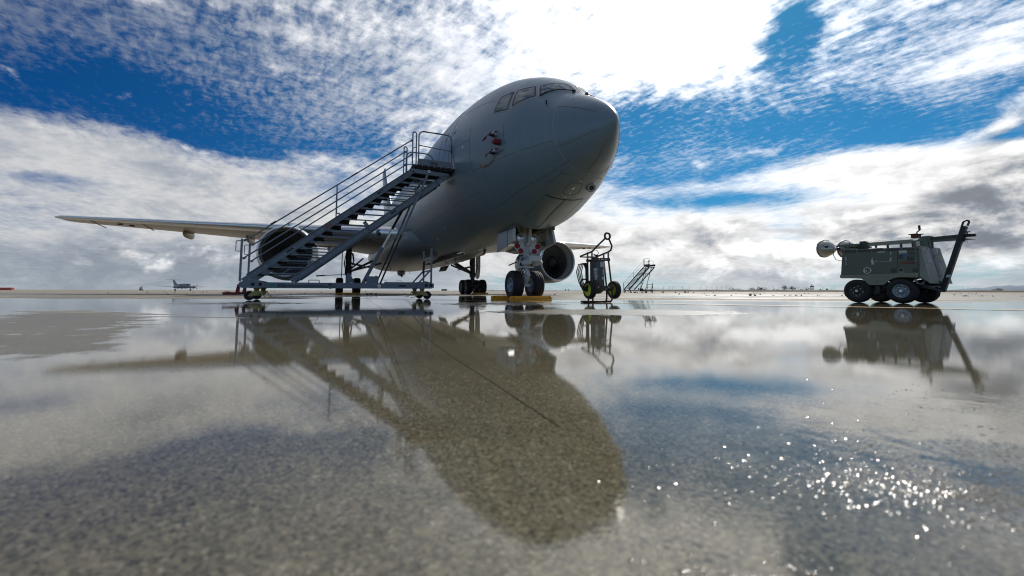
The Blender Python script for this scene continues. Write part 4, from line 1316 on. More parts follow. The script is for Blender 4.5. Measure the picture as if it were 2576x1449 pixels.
# guard rails and hand rails
def rail(name, pts, r=.021, parent=ST):
    m = SM(); m.tube(pts, r, 10); return m.build(name, M['stand'], parent)


def loop(a, s0, s1, z0, z1, r):
    fr = lambda u, v: (a, u, v)
    return [(a, s0, z0)] + arc((s0 - r, z1 - r), r, 0, pi / 2, 6, fr) + arc((s1 + r, z1 - r), r, pi / 2, pi, 6, fr) + [(a, s1, z0)]


rail('guard_rail', loop(AN_, 3.425, 2.36, PZ + .06, 5.325, .16)); rail('mid_rail', [(AN_, 3.425, 4.86), (AN_, 2.36, 4.80)], .017)
rail('guard_rail', loop(AF_, 3.62, 2.72, PZ + .06, 4.995, .22))
rail('guard_rail', loop(AN_, 3.615, 3.50, PZ - .02, 5.27, .055)); rail('guard_rail', loop(AF_, 3.70, 3.60, PZ - .02, 5.15, .045))
m = SM(); m.tube([(AN_ + .002, 3.3, 5.328), (AN_ + .002, 3.14, 5.323)], .0235, 10); m.tube([(AN_ + .002, 2.36, 5.02), (AN_ + .002, 2.36, 4.72)], .0235, 10); m.tube([(AN_ + .002, 2.9, 5.325), (AN_ + .002, 2.7, 5.325)], .0235, 10); m.build('rail_tape', M['stand_edge'], ST)
rail('mid_rail', [(AF_, 3.65, 4.95), (AF_, 3.0, 4.95)], .015) if False else None
rail('mid_rail', [(AN_, 3.615, 4.72), (AN_, 3.50, 4.80)], .015); rail('mid_rail', [(AF_, 3.66, 4.55), (AF_, 3.4, 4.55)], .015)
for a in (AN_ + .02, AF_ - .02):
    rail('hand_rail', [(a, 7.985, 1.60), (a, 7.93, 1.62), (a, 3.66, 4.975), (a, 3.615, 4.99)], .019)
    rail('hand_rail', [(a, 7.99, 1.11), (a, 3.63, 4.53)], .019)
    m = SM(); m.bar((a, 8.035, .50), (a, 8.035, 1.635), .05, .06); m.tube([(a, 8.06, 1.58), (a, 8.15, 1.58), (a, 8.165, 1.56), (a, 8.165, 1.32), (a, 8.15, 1.30), (a, 8.06, 1.30)], .011, 8); m.build('rail_post', M['stand'], ST)
    m = SM(); m.bar((a, 5.76, 3.335), (a, 5.75, 2.47), .035, .035); m.bar((a + .02, 5.75, 2.49), (a + .02, 5.66, 2.49), .03, .03); m.bar((a + .02, 5.675, 2.49), (a + .02, 5.66, 2.27), .03, .045); m.build('rail_post', M['stand'], ST)
    m = SM()
    for s_, z_ in ((7.97, 1.60), (7.97, 1.12), (3.65, 4.98), (3.65, 4.52)): m.bar((a, s_ + .03, z_ - .02), (a, s_ - .04, z_ + .02), .035, .06)
    m.build('rail_clamp', M['stand'], ST)
m = SM(); p0, p1 = Vector((AN_ + .02, 7.985, 1.60)), Vector((AN_ + .02, 3.64, 4.98))
for k0, k1 in ((.135, .165), (.60, .64)):
    m.tube([p0.lerp(p1, k0), p0.lerp(p1, k1)], .0215, 10)
m.build('rail_tape', M['stand_edge'], ST)
# prop struts, hydraulic ram, reservoir, pump
for a in (AN_ + .045, AF_ - .045):
    p0, p1 = Vector((a, 4.515, .402)), Vector((a, 3.103, 4.019))
    m = SM(); m.bar(p0, p0.lerp(p1, .45), .045, .055, (1, 0, 0)); st_ = m.build('prop_strut', M['stand_dark'], ST)
    m = SM(); m.bar(p0.lerp(p1, .43), p1, .06, .075, (1, 0, 0)); m.build('strut_sleeve', M['stand'], st_)
    m = SM(); m.tube([p0 + Vector((.035, 0, 0)), p0 + Vector((.05, 0, 0))], .05, 14); m.tube([p1 + Vector((.035, 0, 0)), p1 + Vector((.055, 0, 0))], .05, 14); m.build('pivot_pin', M['bolt'], st_)
    m = SM(); m.tube([p0 + Vector((.05, 0, 0)), p0 + Vector((.062, 0, 0))], .026, 12); m.tube([p1 + Vector((.055, 0, 0)), p1 + Vector((.064, 0, 0))], .026, 12); m.build('bush', M['brass'], st_)
    m = SM(); q = p0.lerp(p1, .435); m.tube([q + Vector((.0, .09, .01)), q + Vector((.0, -.1, -.03))], .010, 6); m.box(q.x - .04, q.x + .04, q.y + .02, q.y + .07, q.z + .02, q.z + .08); m.build('lock_pin', M['caster'], st_)
    q = p0.lerp(p1, .50) + Vector((.033, 0, 0)); dd = (p1 - p0).normalized()
    m = SM(); m.bar(q - dd * .12, q + dd * .12, .004, .03, (1, 0, 0)); m.build('red_decal', M['text_red'], st_)
    q = p0.lerp(p1, .61) + Vector((.033, 0, 0)); m = SM(); m.bar(q - dd * .1, q + dd * .1, .004, .06, (1, 0, 0)); m.build('tape_patch', M['tape'], st_)
p0, p1 = Vector((18.57, 4.96, .42)), Vector((18.57, 3.70, 3.05))
m = SM(); m.tube([p0, p0.lerp(p1, .43)], .055, 16); m.tube([p0.lerp(p1, .40), p0.lerp(p1, .455)], .068, 16); ram = m.build('ram_cylinder', M['stand'], ST)
m = SM(); m.tube([p0.lerp(p1, .45), p0.lerp(p1, .70)], .036, 14); m.build('ram_piston', M['chrome'], ram)
m = SM(); m.tube([p0.lerp(p1, .68), p1], .04, 14); m.build('ram_rod', M['stand_dark'], ram)
m = SM(); m.box(AF_, AN_, 3.66, 3.74, 3.01, 3.09); m.build('cross_member', M['stand'], ST)
m = SM(); m.bbox(18.45, 18.85, 4.50, 4.83, .46, .70, .012); rs = m.build('reservoir', M['stand'], ST)
m = SM(); m.tube([(18.7, 4.56, .70), (18.7, 4.56, .725)], .03, 10); m.build('filler_cap', M['black'], rs)
m = SM(); m.prism([(5.43, .50), (5.18, .50), (5.22, .62), (5.30, .78), (5.37, .79), (5.40, .72)], 18.55, 18.59, lambda u, v, w: (w, u, v)); m.bar((18.57, 5.33, .755), (18.57, 6.02, .71), .022, .022); pu = m.build('pump_lever', M['stand'], ST)
m = SM(); m.tube([(18.57, 6.0, .71), (18.57, 6.24, .692)], .02, 8); m.build('grip', M['black'], pu)
m = SM()
for s0, s1 in ((4.4, 4.32), (3.95, 3.85)): m.tube([(18.7, s0, .5), (18.7, (s0 + s1) / 2 + .02, .60), (18.7, s1 - .05, .58), (18.7, s1 - .1, .5)], .006, 6)
m.build('cable', M['black'], ST)
# end gate posts by the fuselage
for a in (AN_ - .0, AF_ + .0):
    m = SM(); m.bar((a, 2.955, .5), (a, 2.955, 1.595), .05, .06); gp = m.build('end_post', M['stand'], ST)
    m = SM(); m.bar((a, 2.97, .92), (a, 3.36, .48), .045, .05); m.build('end_brace', M['stand'], ST)
m = SM(); m.bar((AN_, 2.955, 1.30), (AF_, 2.955, 1.30), .045, .06); m.build('end_rung', M['stand'], ST)
m = SM(); m.bar((AN_, 2.955, .90), (AF_, 2.955, .90), .045, .05); m.build('end_rung', M['stand'], ST)
m = SM(); m.bar((AF_ + .1, 2.97, 1.24), (AF_ + .11, 2.99, .84), .07, .05); m.build('hanging_strap', M['black'], ST)

# second stand far across the apron: same kind, yellow fork
st2 = copy_tree(ST)
st2.location = (20.2, 67.0, 0); st2.rotation_euler = (0, 0, TH - pi / 2 + radians(-84.6))
for c_ in ALL():
    q_ = c_
    while q_.parent: q_ = q_.parent
    if q_ == st2 and c_.type == 'MESH' and c_.data.materials[0] in (M['stand'], M['stand_dark'], M['tape']):
        c_.material_slots[0].link = 'OBJECT'; c_.material_slots[0].material = M['stand_far']
tag(st2, 'distant dark boarding stairs standing alone on the dry concrete behind the yellow-wheeled extinguisher', 'stairs')

# ------------------------------------------------------------------ wheel chocks
def chock(L, label, loc, rz, group='orange wheel chocks at the aircraft tyres', scribble=None):
    t = thing('wheel_chock', label, 'chock', loc, rz, group)
    m = MB(); h = L / 2
    sec = [(-.075, .0), (.075, .0), (.078, .045), (.035, .108), (-.035, .108), (-.078, .045)]
    rows = []
    for x, k in ((-h, .78), (-h + .03, 1), (h - .03, 1), (h, .78)):
        rows.append([(x, y * k, max(0.0, .054 + (z - .054) * k) if z > 0 else 0.0) for y, z in sec])
    m.grid(rows, False, True); m.add(rows[0], [tuple(range(6))]); m.add(rows[-1], [tuple(range(6))])
    m.build('chock_body', M['orange'], t)
    m = MB()
    for sx in (-1, 1): m.tube([(sx * (h - .09), -.08, .07), (sx * (h - .09), .08, .07)], .016, 8)
    m.build('rope_hole', M['gasket'], t)
    if scribble: text('scribble', scribble, .055, M['text'], t, (-.30, -.0765, .048), (1, 0, 0), (0, .56, .83), bold=-.001, thick=.0008, sx=1.4)
    return t


def pw(a, s): x, y = plane_to_world(a, s); return (x, y, 0)


ang = atan2(sin(TH), cos(TH))
chock(1.45, 'orange chock with scrawled marks in front of the nose wheels', pw(20.26, .02), ang, scribble='60 AMW')
chock(1.45, 'orange chock behind the nose wheels, mostly hidden by the front one', pw(19.12, .20), ang)
chock(1.5, 'orange chock in front of the main wheels seen under the stairs beam', pw(1.38, 4.68), ang)
chock(1.3, 'orange chock in front of the main wheels on the far side of the tanker', pw(1.38, -4.85), ang)

# ------------------------------------------------------------------ covers hanging on the nose probes
def wpt(t, ph, off=0.0):
    a, s, z = bp(t, ph, off); x, y = plane_to_world(a, s); return Vector((x, y, z))


dA = Vector((sin(TH), -cos(TH), 0)); dS = Vector((-cos(TH), -sin(TH), 0)); dZ = Vector((0, 0, 1))


def band(m, pts, w, upv, th=.006):
    pts = [Vector(p) for p in pts]; upv = Vector(upv); rows = []
    for i, p in enumerate(pts):
        d = (pts[min(i + 1, len(pts) - 1)] - pts[max(i - 1, 0)]).normalized()
        n_ = d.cross(upv).normalized() * th; ww = upv * (w[i] if isinstance(w, list) else w) / 2
        rows.append([tuple(p - ww - n_), tuple(p + ww - n_), tuple(p + ww + n_), tuple(p - ww + n_)])
    m.grid(rows, False, True); m.add(rows[0], [(0, 1, 2, 3)]); m.add(rows[-1], [(0, 1, 2, 3)])


GC = 'red covers hung on the nose probes'
for nm, t, ph, lab in (('up', 2.96, .059, 'red pitot cover with short streamer, highest of the three on the nose side'),
                       ('lo', 2.971, -.181, 'red pitot cover with long faded strap hanging down the nose side')):
    c = wpt(t, ph, .14)
    o = thing('probe_cover', lab, 'cover', c, 0, GC)
    dA = (wpt(t - .3, ph) - wpt(t, ph)).normalized()
    m = MB(); band(m, [dA * -.07 + dZ * -.0, dA * .02 + dZ * .03, dA * .13 + dZ * .045, dA * .24 + dZ * .04], [.045, .055, .05, .045], (dZ + dS * .4).normalized(), .018); m.build('sleeve', M['cover_red'], o)
    m = MB(); m.bar(-dS * .10 - dZ * .03, dS * .02 + dZ * .0, .10, .045); m.build('cuff', M['gasket'], o)
    m = MB(); m.tube([dA * .23 + dZ * .055, dA * .29 + dZ * .05, dA * .32 + dZ * .02, dA * .29 - dZ * .0, dA * .23 + dZ * .025], .007, 6); m.build('pull_loop', M['cover_red'], o)
    m = MB()
    if nm == 'up':
        band(m, [dA * -.07, dA * -.17 - dZ * .02, dA * -.24 - dZ * .07, dA * -.30 - dZ * .10, dA * -.36 - dZ * .16], [.025, .015, .06, .05, .01], (dZ * .8 + dS * .6).normalized(), .004); m.build('streamer', M['cover_red'], o)
    else:
        band(m, [dA * -.07, dA * -.16 - dZ * .01, dA * -.22 - dZ * .04, dA * -.25 - dZ * .06], [.025, .025, .08, .06], dZ, .004); m.build('streamer', M['cover_red'], o)
        m = MB(); e_ = wpt(3.673, -.294, .015) - c; s_ = wpt(2.98, -.235, .02) - c
        pts = [s_.lerp(e_, k) + dZ * (-.0 - .10 * sin(pi * k)) for k in (0, .2, .4, .55, .7, .85)] + [e_, e_ + dZ * .10 - dA * .06]
        band(m, pts, [.075, .08, .07, .03, .05, .055, .04, .07], (dZ * .6 + dA * .8).normalized(), .004); m.build('strap', M['strap'], o)
c = wpt(2.745, -.047, .0)
o = thing('probe_cover', 'dark red cone cover on the vane between the two pitot covers', 'cover', c, 0, GC)
nn = (wpt(2.745, -.047, .2) - c).normalized()
m = MB(); m.lathe([(.088, .01), (.088, .02), (.085, .17), (.07, .20), (0, .202)], (0, 0, 0), (nn + dA * -.35).normalized(), 22); m.build('cup', M['cover_red'], o)
m = MB(); q = (nn + dA * -.35).normalized() * .205; m.bar(q + dZ * .03 - dA * .02, q + dZ * .03 + dA * .05, .05, .012); m.build('tag', M['white'], o)
dA = (wpt(2.445, -.047) - wpt(2.745, -.047)).normalized()
e_ = wpt(2.98, -.17, .12) - c
m = MB(); m.tube([q - dA * .06, q.lerp(e_, .4) - dA * .04 - dZ * .02, e_], .004, 5); m.build('cord', M['black'], o)


# ------------------------------------------------------------------ wheeled fire extinguisher
EXA = atan2(.375, .927)


def make_ext(label, loc, rz):
    WF[0] = lambda u, v, z: (u, v, z)
    E = thing('wheeled_extinguisher', label, 'fire extinguisher', loc, rz, 'wheeled fire extinguishers on the apron')
    for u, sg in ((-.03, -1), (.66, 1)):
        t = wheel((u, .0, .298), .218, .135, .142, (1, 0, 0), E, 0, M['lime'], .22, 4)
        m = MB(); m.tube([(u + sg * -.09, 0, .298), (u + sg * .09, 0, .298)], .028, 10); m.build('hub_cap', M['black'], t)
    m = MB(); m.tube([(-.1, 0, .298), (.72, 0, .298)], .021, 10); m.bar((.05, -.02, .31), (.6, -.02, .31), .05, .012); m.build('axle', M['brown'], E)
    m = MB(); m.lathe([(0, .20), (.08, .21), (.145, .27), (.17, .35), (.17, .97), (.15, 1.03), (.09, 1.07), (.04, 1.08), (0, 1.08)], (.21, .04, 0), (0, 0, 1), 36); tk = m.build('tank', M['tank'], E)
    m = MB(); m.tube([(.21, .04, 1.06), (.21, .04, 1.14)], .035, 12); m.bar((.21, .04, 1.12), (.13, .04, 1.14), .03, .03); m.build('valve', M['cover_red'], tk)
    m = MB(); m.tube([(.19, .04, 1.12), (.08, .03, 1.16), (.05, .03, 1.22), (.10, .03, 1.26), (.2, .03, 1.25), (.26, .03, 1.20), (.22, .04, 1.13)], .008, 6); m.build('valve_lever', M['black'], tk)

    def lab(u0, u1, z0, z1, mt, name='label'):
        m = MB(); n_ = 8; rows = []
        for z in (z0, z1):
            r = []
            for i in range(n_ + 1):
                uu = u0 + (u1 - u0) * i / n_; an = math.asin(max(-1, min(1, (uu - .21) / .17)))
                r.append((.21 + .173 * sin(an), .04 - .173 * cos(an), z))
            rows.append(r)
        m.grid(rows, True); m.build(name, mt, tk)
    lab(.19, .345, .84, .96, M['label']); lab(.255, .315, .66, .79, M['label']); lab(.225, .355, .545, .60, M['white'])
    lab(.06, .12, .74, .81, M['label']); lab(.065, .11, .67, .73, M['label']); lab(.07, .125, .59, .66, M['label']); lab(.075, .11, .54, .58, M['white'])
    lab(.12, .16, .42, .49, M['cover_red'], 'red_mark')
    for k in range(3): lab(.262 + k * .017, .266 + k * .017, .675, .775, M['decal_grey'], 'print_line')
    for k in range(5): lab(.20, .335, .86 + k * .019, .865 + k * .019, M['decal_grey'], 'print_line')
    lab(.235, .345, .575, .58, M['text'], 'print_line'); lab(.245, .335, .555, .562, M['text'], 'print_line')
    for u in (-.02, .44):
        sl_ = .02
        for v, lo_ in ((-.10, .02), (.09, .02)):
            u2 = u + (.09 if (u > .2 and v < 0) else .07 if u > .2 else .03)
            m = MB(); m.tube([(u, v, 1.20), (u, v, 1.02)], .021, 8); pst = m.build('frame_post', M['steel'], E)
            m = MB(); m.tube([(u, v, 1.03), (u2 if u > .2 else u, v, .33)] + ([(u2 + .0, v, .12), (u2 - .01, v, .05), (u2 - .05, v, .02)] if u > .2 else [(u + .01, v, .02)]), .021, 8); m.build('lower_post', M['brown'], pst)
    for u0, u1, v_, z_, h_ in ((-.04, .47, .12, 1.0, .06), (-.03, .56, .12, .355, .06), (-.03, .56, -.125, .355, .075), (-.04, .47, -.125, 1.02, .075)):
        m = MB(); m.bar((u0, v_, z_), (u1, v_, z_), .014, h_); fr_ = m.build('frame_strap', M['brown'], E)
    m = MB()
    for u, z in ((.16, 1.02), (.34, 1.02), (.13, .36), (.42, .36)): m.lathe([(.018, 0), (.015, .01), (0, .013)], (u, -.132, z), (0, -1, 0), 8)
    m.bar((.21, -.135, 1.022), (.28, -.135, 1.022), .004, .02); m.build('bolt', M['bolt'], fr_)
    m = MB(); m.tube([(-.23, -.08, .022), (.5, -.08, .022)], .021, 8); m.tube([(-.20, .08, .022), (.47, .08, .022)], .021, 8); m.tube([(-.22, -.08, .022), (-.22, .08, .022)], .02, 8); m.build('foot_bar', M['brown'], E)
    # tow handle: level bars then up to the ring
    m = MB(); m.tube([(.165, -.37, 1.485), (.02, -.25, 1.31), (-.02, -.16, 1.22), (-.02, -.08, 1.195), (-.02, .42, 1.125), (.0, .46, 1.12), (.42, .46, 1.12), (.44, .42, 1.125), (.46, -.08, 1.21), (.475, -.16, 1.25), (.44, -.25, 1.34), (.275, -.37, 1.485)], .0215, 10)
    hd = m.build('tow_handle', M['brown'], E)
    m = MB(); m.tube([(.22 + .072 * cos(2 * pi * k / 24), -.39, 1.545 + .072 * sin(2 * pi * k / 24)) for k in range(24)], .024, 10, closed=True); m.build('tow_ring', M['black'], hd)
    # hose loops on the left
    hr = random.Random(2)
    for k in range(4):
        m = MB(); du = .038 * k; v0 = .02 + .03 * k
        m.tube([(-.10 - du * .2, v0, .93), (-.19 - du * .6, v0, .90), (-.235 - du * .7, v0 + .01, .72), (-.20 - du * .5, v0, .48), (-.13 - du * .2, v0 + .01, .30), (-.08, v0, .26), (-.06, v0, .5), (-.06, v0 + .01, .8), (-.10 - du * .2, v0, .93)], .013, 7); m.build('hose', M['hose'], E)
    m = MB(); m.tube([(-.05, .05, .55), (-.2, .05, .54), (-.26, .05, .46), (-.245, .05, .38), (-.17, .05, .34), (-.08, .05, .36)], .017, 8); m.build('hose', M['hose'], E)
    return E


EX = make_ext('dark green wheeled extinguisher with lime yellow wheels and ring-topped tow handle', (1.87, 9.9, 0), EXA)
ex2 = copy_tree(EX)
ex2.location = (-117.5, 132.0, 0); ex2.rotation_euler = (0, 0, 1.1)
tag(ex2, 'tiny distant extinguisher cart standing left of the far twin-propeller plane')

# ------------------------------------------------------------------ mobile light cart
CA = atan2(-.8827, .47)
CT = thing('light_cart', 'olive green four-wheeled mobile light cart with a folded mast and raised tow bar', 'light cart', (8.68, 10.5, 0), CA)
WF[0] = lambda u, v, z: (u, v, z)
VW = 1.35
for u in (0.0, .86):
    for v, rm in ((.06, M['olive_dk'] if u < .5 else M['rim']), (1.27, M['olive_dk'])):
        wheel((u, v, .288), .288, .20, .155, (0, 1, 0), CT, 8, rm, .3, 5, -1 if v < .5 else 0)
m = MB(); m.box(-.12, 1.2, .2, 1.15, .36, .50); m.tube([(0, .1, .288), (0, 1.25, .288)], .04, 8); m.tube([(.86, .1, .288), (.86, 1.25, .288)], .04, 8)
m.bar((-.1, .3, .45), (1.0, .3, .3), .06, .08); m.bar((.3, .25, .25), (.5, .25, .42), .05, .06); m.build('chassis', M['black'], CT)
m = MB(); m.prism([(.27, .18), (.36, .22), (.43, .36), (.40, .42), (.33, .40)], .02, .05, lambda u, v, w: (u, w + .1, v)); m.build('step_bracket', M['olive_dk'], CT)
# body: lower sill with wheel arches, upper housing leaning slightly inwards
def arch(c, r, n=8): return [(c + r * cos(pi - pi * i / n), .345 + r * sin(pi - pi * i / n) * .85) for i in range(n + 1)]
sill = [(-.345, .70), (-.345, .625), (-.30, .61)]
sill += [(.02, .615), (.11, .59), (.18, .53), (.25, .445), (.29, .43), (.53, .43), (.58, .46), (.65, .54), (.74, .59), (.84, .61), (1.18, .605), (1.18, .70)]
for v0, v1 in ((-.012, .02), (1.33, 1.362)):
    m = MB(); m.prism(sill, v0, v1, lambda u, v, w: (u, w, v)); sk = m.build('wheel_skirt', M['olive_lt'], CT)
text('lettering', 'C/B', .035, M['text'], sk, (.39, -.0125, .50), (1, 0, 0), (0, 0, 1))
m = MB(); m.hexa([(-.335, 0, .62), (1.19, 0, .62), (1.19, VW, .62), (-.335, VW, .62), (-.26, .0, 1.325), (1.2, .0, 1.265), (1.2, VW - .0, 1.265), (-.26, VW, 1.325)])
bd = m.build('housing', M['olive'], CT)
lean = lambda z: -.335 + .075 * (z - .62) / .70
topz = lambda u: 1.325 - .06 * (u + .26) / 1.46


def side(u0, u1, z0, z1, mt, name, d0=-.010, d1=-.0, parent=None):
    m = MB(); m.box(u0, u1, d0, d1, z0, z1); return m.build(name, mt, parent or bd)


m = MB(); m.hexa([(lean(.72) + .02, -.014, .72), (.80, -.014, .70), (.80, .002, .70), (lean(.72) + .02, .002, .72), (lean(1.26) + .02, -.014, 1.265), (.85, -.014, 1.235), (.85, .002, 1.235), (lean(1.26) + .02, .002, 1.265)])
sd_ = m.build('side_door', M['olive'], bd)
m = MB(); m.hexa([(.815, -.012, .70), (1.175, -.012, .70), (1.175, .002, .70), (.815, .002, .70), (.865, -.012, 1.235), (1.19, -.012, 1.225), (1.19, .002, 1.225), (.865, .002, 1.235)])
cp = m.build('control_panel', M['olive'], bd)
m = MB(); m.hexa([(-.27, -.016, 1.275), (1.21, -.016, 1.215), (1.21, .0, 1.215), (-.27, .0, 1.275), (-.27, -.016, 1.335), (1.21, -.016, 1.275), (1.21, .0, 1.275), (-.27, .0, 1.335)]); m.build('top_trim', M['olive_dk'], bd)
m = MB(); m.hexa([(-.27, -.018, 1.336), (1.21, -.018, 1.276), (1.21, VW, 1.276), (-.27, VW, 1.336), (-.27, -.018, 1.35), (1.21, -.018, 1.29), (1.21, VW, 1.29), (-.27, VW, 1.35)]); m.build('roof_panel', M['olive_lt'], bd)
m = MB()
for u in (-.22, .05, .35, .62, .92, 1.17):
    for dz_ in (.012, -.035): m.lathe([(.009, 0), (.007, .006), (0, .007)], (u, -.017, topz(u) - .02 + dz_), (0, -1, 0), 6)
for u, z in ((1.16, .66), (1.165, .98), (-.24, 1.24), (-.3, .64)): m.lathe([(.009, 0), (.007, .006), (0, .007)], (u, -.016, z), (0, -1, 0), 6)
m.build('rivet', M['bolt'], bd)
m = MB(); m.lathe([(.088, 0), (.088, .006), (.078, .014), (.06, .012), (.055, .004), (0, .004)], (.245, -.014, .787), (0, -1, 0), 28); lg = m.build('round_badge', M['lampshell'], sd_)
m = MB(); m.bar((.237, -.021, .74), (.253, -.021, .835), .006, .018); m.lathe([(.036, .0), (.042, .004), (.036, .006)], (.245, -.018, .787), (0, -1, 0), 20); m.build('badge_mark', M['olive_dk'], lg)
m = MB(); m.box(-.205, -.165, -.03, -.014, 1.08, 1.16); m.box(-.197, -.178, -.026, -.014, .965, 1.09); m.box(-.215, -.165, -.024, -.014, .955, .967); m.build('door_latch', M['decal_grey'], sd_)
for u0, u1, z0, z1 in ((.335, .375, .96, 1.06), (.335, .39, .935, .975), (.70, .725, 1.0, 1.075), (.675, .725, .99, 1.012), (.47, .61, 1.215, 1.238), (.715, .73, 1.15, 1.22), (.39, .46, 1.005, 1.015), (.5, .66, .99, .996), (.355, .37, 1.08, 1.10)):
    m = MB(); m.box(u0, u1, -.0165, -.013, z0, z1); m.build('tape_remnant', M['white'], sd_)
side(.87, 1.015, 1.165, 1.235, M['label'], 'warning_plate', -.016, -.012, cp); side(.94, 1.005, 1.08, 1.135, M['blue'], 'blue_square', -.015, -.012, cp)
text('lettering', '50', .135, M['text'], cp, (1.005, -.0125, .985), (1, 0, 0), (0, 0, 1), bold=.004, sx=.95)
text('lettering', 'DL', .10, M['olive_dk'], cp, (1.04, -.0125, 1.12), (1, 0, 0), (0, 0, 1), bold=.003)
side(.86, 1.16, .935, .955, M['redpaint'], 'red_print', -.0145, -.012, cp); side(.87, 1.15, .905, .922, M['redpaint'], 'red_print', -.0145, -.012, cp)
side(.86, .94, 1.04, 1.13, M['olive_dk'], 'faded_patch', -.0135, -.012, cp); side(.835, .95, .71, .80, M['olive_lt'], 'switch_plate', -.0145, -.012, cp)
side(1.09, 1.17, .71, .80, M['olive_dk'], 'faded_patch', -.0135, -.012, cp); side(.70, .79, .715, .82, M['olive_dk'], 'faded_patch', -.0165, -.013, sd_)
m = MB(); m.tube([(.89, -.012, .775), (.89, -.04, .775)], .025, 12); m.bar((.85, -.04, .775), (.93, -.04, .775), .014, .016); m.build('rotary_switch', M['black'], cp)
# sloping end housing with mast slot
V0, V1, VT0, VT1 = -.0, 1.36, .125, 1.235
m = MB(); m.hexa([(1.2, V0, .62), (1.36, V0 + .03, .46), (1.36, V1 - .03, .46), (1.2, V1, .62), (1.2, VT0 - .02, 1.30), (1.215, VT0, 1.32), (1.215, VT1, 1.32), (1.2, VT1 + .02, 1.30)])
m.build('end_housing', M['olive_lt'], CT)
eu = lambda z: 1.36 - (z - .46) * .145 / .86
def endq(v0, v1, z0, z1, mt, name, d=.004, vt=None):
    vt = vt or (v0, v1)
    m = MB(); m.hexa([(eu(z0) - .004, v0, z0), (eu(z0) + d, v0, z0), (eu(z0) + d, v1, z0), (eu(z0) - .004, v1, z0), (eu(z1) - .004, vt[0], z1), (eu(z1) + d, vt[0], z1), (eu(z1) + d, vt[1], z1), (eu(z1) - .004, vt[1], z1)])
    return m.build(name, mt, EH)
EH = COL.objects['end_housing']
endq(.64, .83, .60, 1.33, M['black'], 'mast_slot', .006, (.63, .80))
for v0, v1, z0, z1, mt in ((.28, .50, 1.05, 1.13, M['decal_grey']), (.27, .50, .94, 1.02, M['decal_grey']), (.33, .48, 1.15, 1.21, M['decal_grey']), (.20, .28, 1.225, 1.26, M['label']), (.47, .56, 1.21, 1.29, M['decal_grey']), (.95, 1.05, 1.20, 1.30, M['label']), (.07, .12, .62, .86, M['decal_grey']), (.93, .98, .96, 1.03, M['blue']), (1.06, 1.15, 1.16, 1.28, M['olive_dk']), (1.0, 1.18, .87, .885, M['label']), (1.05, 1.28, .60, .70, M['decal_grey'])):
    endq(v0, v1, z0, z1, mt, 'sticker')
m = MB(); m.lathe([(.032, 0), (.03, .004), (0, .005)], (eu(1.08) + .004, .95, 1.08), (1, 0, .17), 16); m.build('yellow_dot', M['yellow'], EH)
for bd_, z in (('DL', 1.06), ('50', .93)): text('lettering', bd_, .115, M['label'], EH, (eu(z) + .004, 1.0, z), (0, 1, 0), (-.17, 0, 1), bold=.001)
m = MB(); m.tube([(1.18, .14, .6), (1.25, .10, .52), (1.22, .06, .44), (1.14, .05, .46), (1.1, .06, .56)], .02, 8); m.build('lifting_ring', M['steel'], CT)
# mast post, folded boom, winch
m = MB(); m.box(1.06, 1.20, .60, .82, .5, 1.52); m.prism([(.93, 1.30), (1.24, 1.30), (1.24, 1.585), (1.10, 1.585), (1.0, 1.50), (.93, 1.46)], .62, .66, lambda u, v, w: (u, w, v)); m.prism([(.93, 1.30), (1.24, 1.30), (1.24, 1.585), (1.10, 1.585), (1.0, 1.50), (.93, 1.46)], .76, .80, lambda u, v, w: (u, w, v))
ms = m.build('mast_post', M['olive'], CT)
m = MB(); m.box(.99, 1.14, .60, .616, 1.36, 1.47); m.build('data_plate', M['label'], ms)
m = MB(); m.box(.93, 1.10, .60, .64, 1.315, 1.335); m.box(.93, 1.10, .60, .64, 1.34, 1.36); m.build('rag_bundle', M['strap'], ms)
m = MB(); m.hexa([(-.05, .66, 1.455), (1.95, .66, 1.425), (1.95, .76, 1.425), (-.05, .76, 1.455), (-.05, .66, 1.53), (1.70, .66, 1.49), (1.70, .76, 1.49), (-.05, .76, 1.53)])
bo = m.build('boom', M['olive'], CT)
m = MB(); m.hexa([(1.15, .645, 1.475), (1.74, .645, 1.50), (1.74, .775, 1.50), (1.15, .775, 1.475), (1.15, .645, 1.55), (1.74, .645, 1.56), (1.74, .775, 1.56), (1.15, .775, 1.55)]); m.build('boom_sleeve', M['olive_dk'], bo)
m = MB(); m.hexa([(-.02, .64, 1.45), (.92, .64, 1.44), (.92, .655, 1.44), (-.02, .655, 1.45), (-.02, .64, 1.54), (.92, .64, 1.535), (.92, .655, 1.535), (-.02, .655, 1.54)]); m.build('boom_channel', M['olive_lt'], bo)
m = MB(); m.tube([(1.74, .70, 1.525), (1.96, .70, 1.525)], .035, 10); m.bar((1.76, .70, 1.50), (1.76, .70, 1.40), .05, .05); m.lathe([(.03, 0), (.03, .03)], (1.80, .66, 1.39), (0, 1, 0), 10); m.box(1.70, 1.80, .66, .74, 1.42, 1.50); m.build('boom_hook', M['black'], bo)
for u, z in ((1.83, 1.56), (1.05, 1.60)):
    m = MB(); m.tube([(u, .70, z - .03), (u, .70, z + .03)], .012, 8); m.lathe([(.0, .0), (.055, .005), (.055, .022), (0, .03)], (u, .70, z + .03), (0, 0, 1), 12); m.build('clamp_knob', M['black'], bo)
for u in (.18, .42, .68, .90):
    m = MB(); m.bar((u, .70, topz(u)), (u, .70, 1.46), .03, .04); m.build('boom_support', M['olive_dk'], CT)
m = MB(); m.box(.90, 1.02, .62, .78, 1.56, 1.66); m.box(.86, 1.0, .60, .80, 1.65, 1.665); wn = m.build('winch', M['winch'], CT)
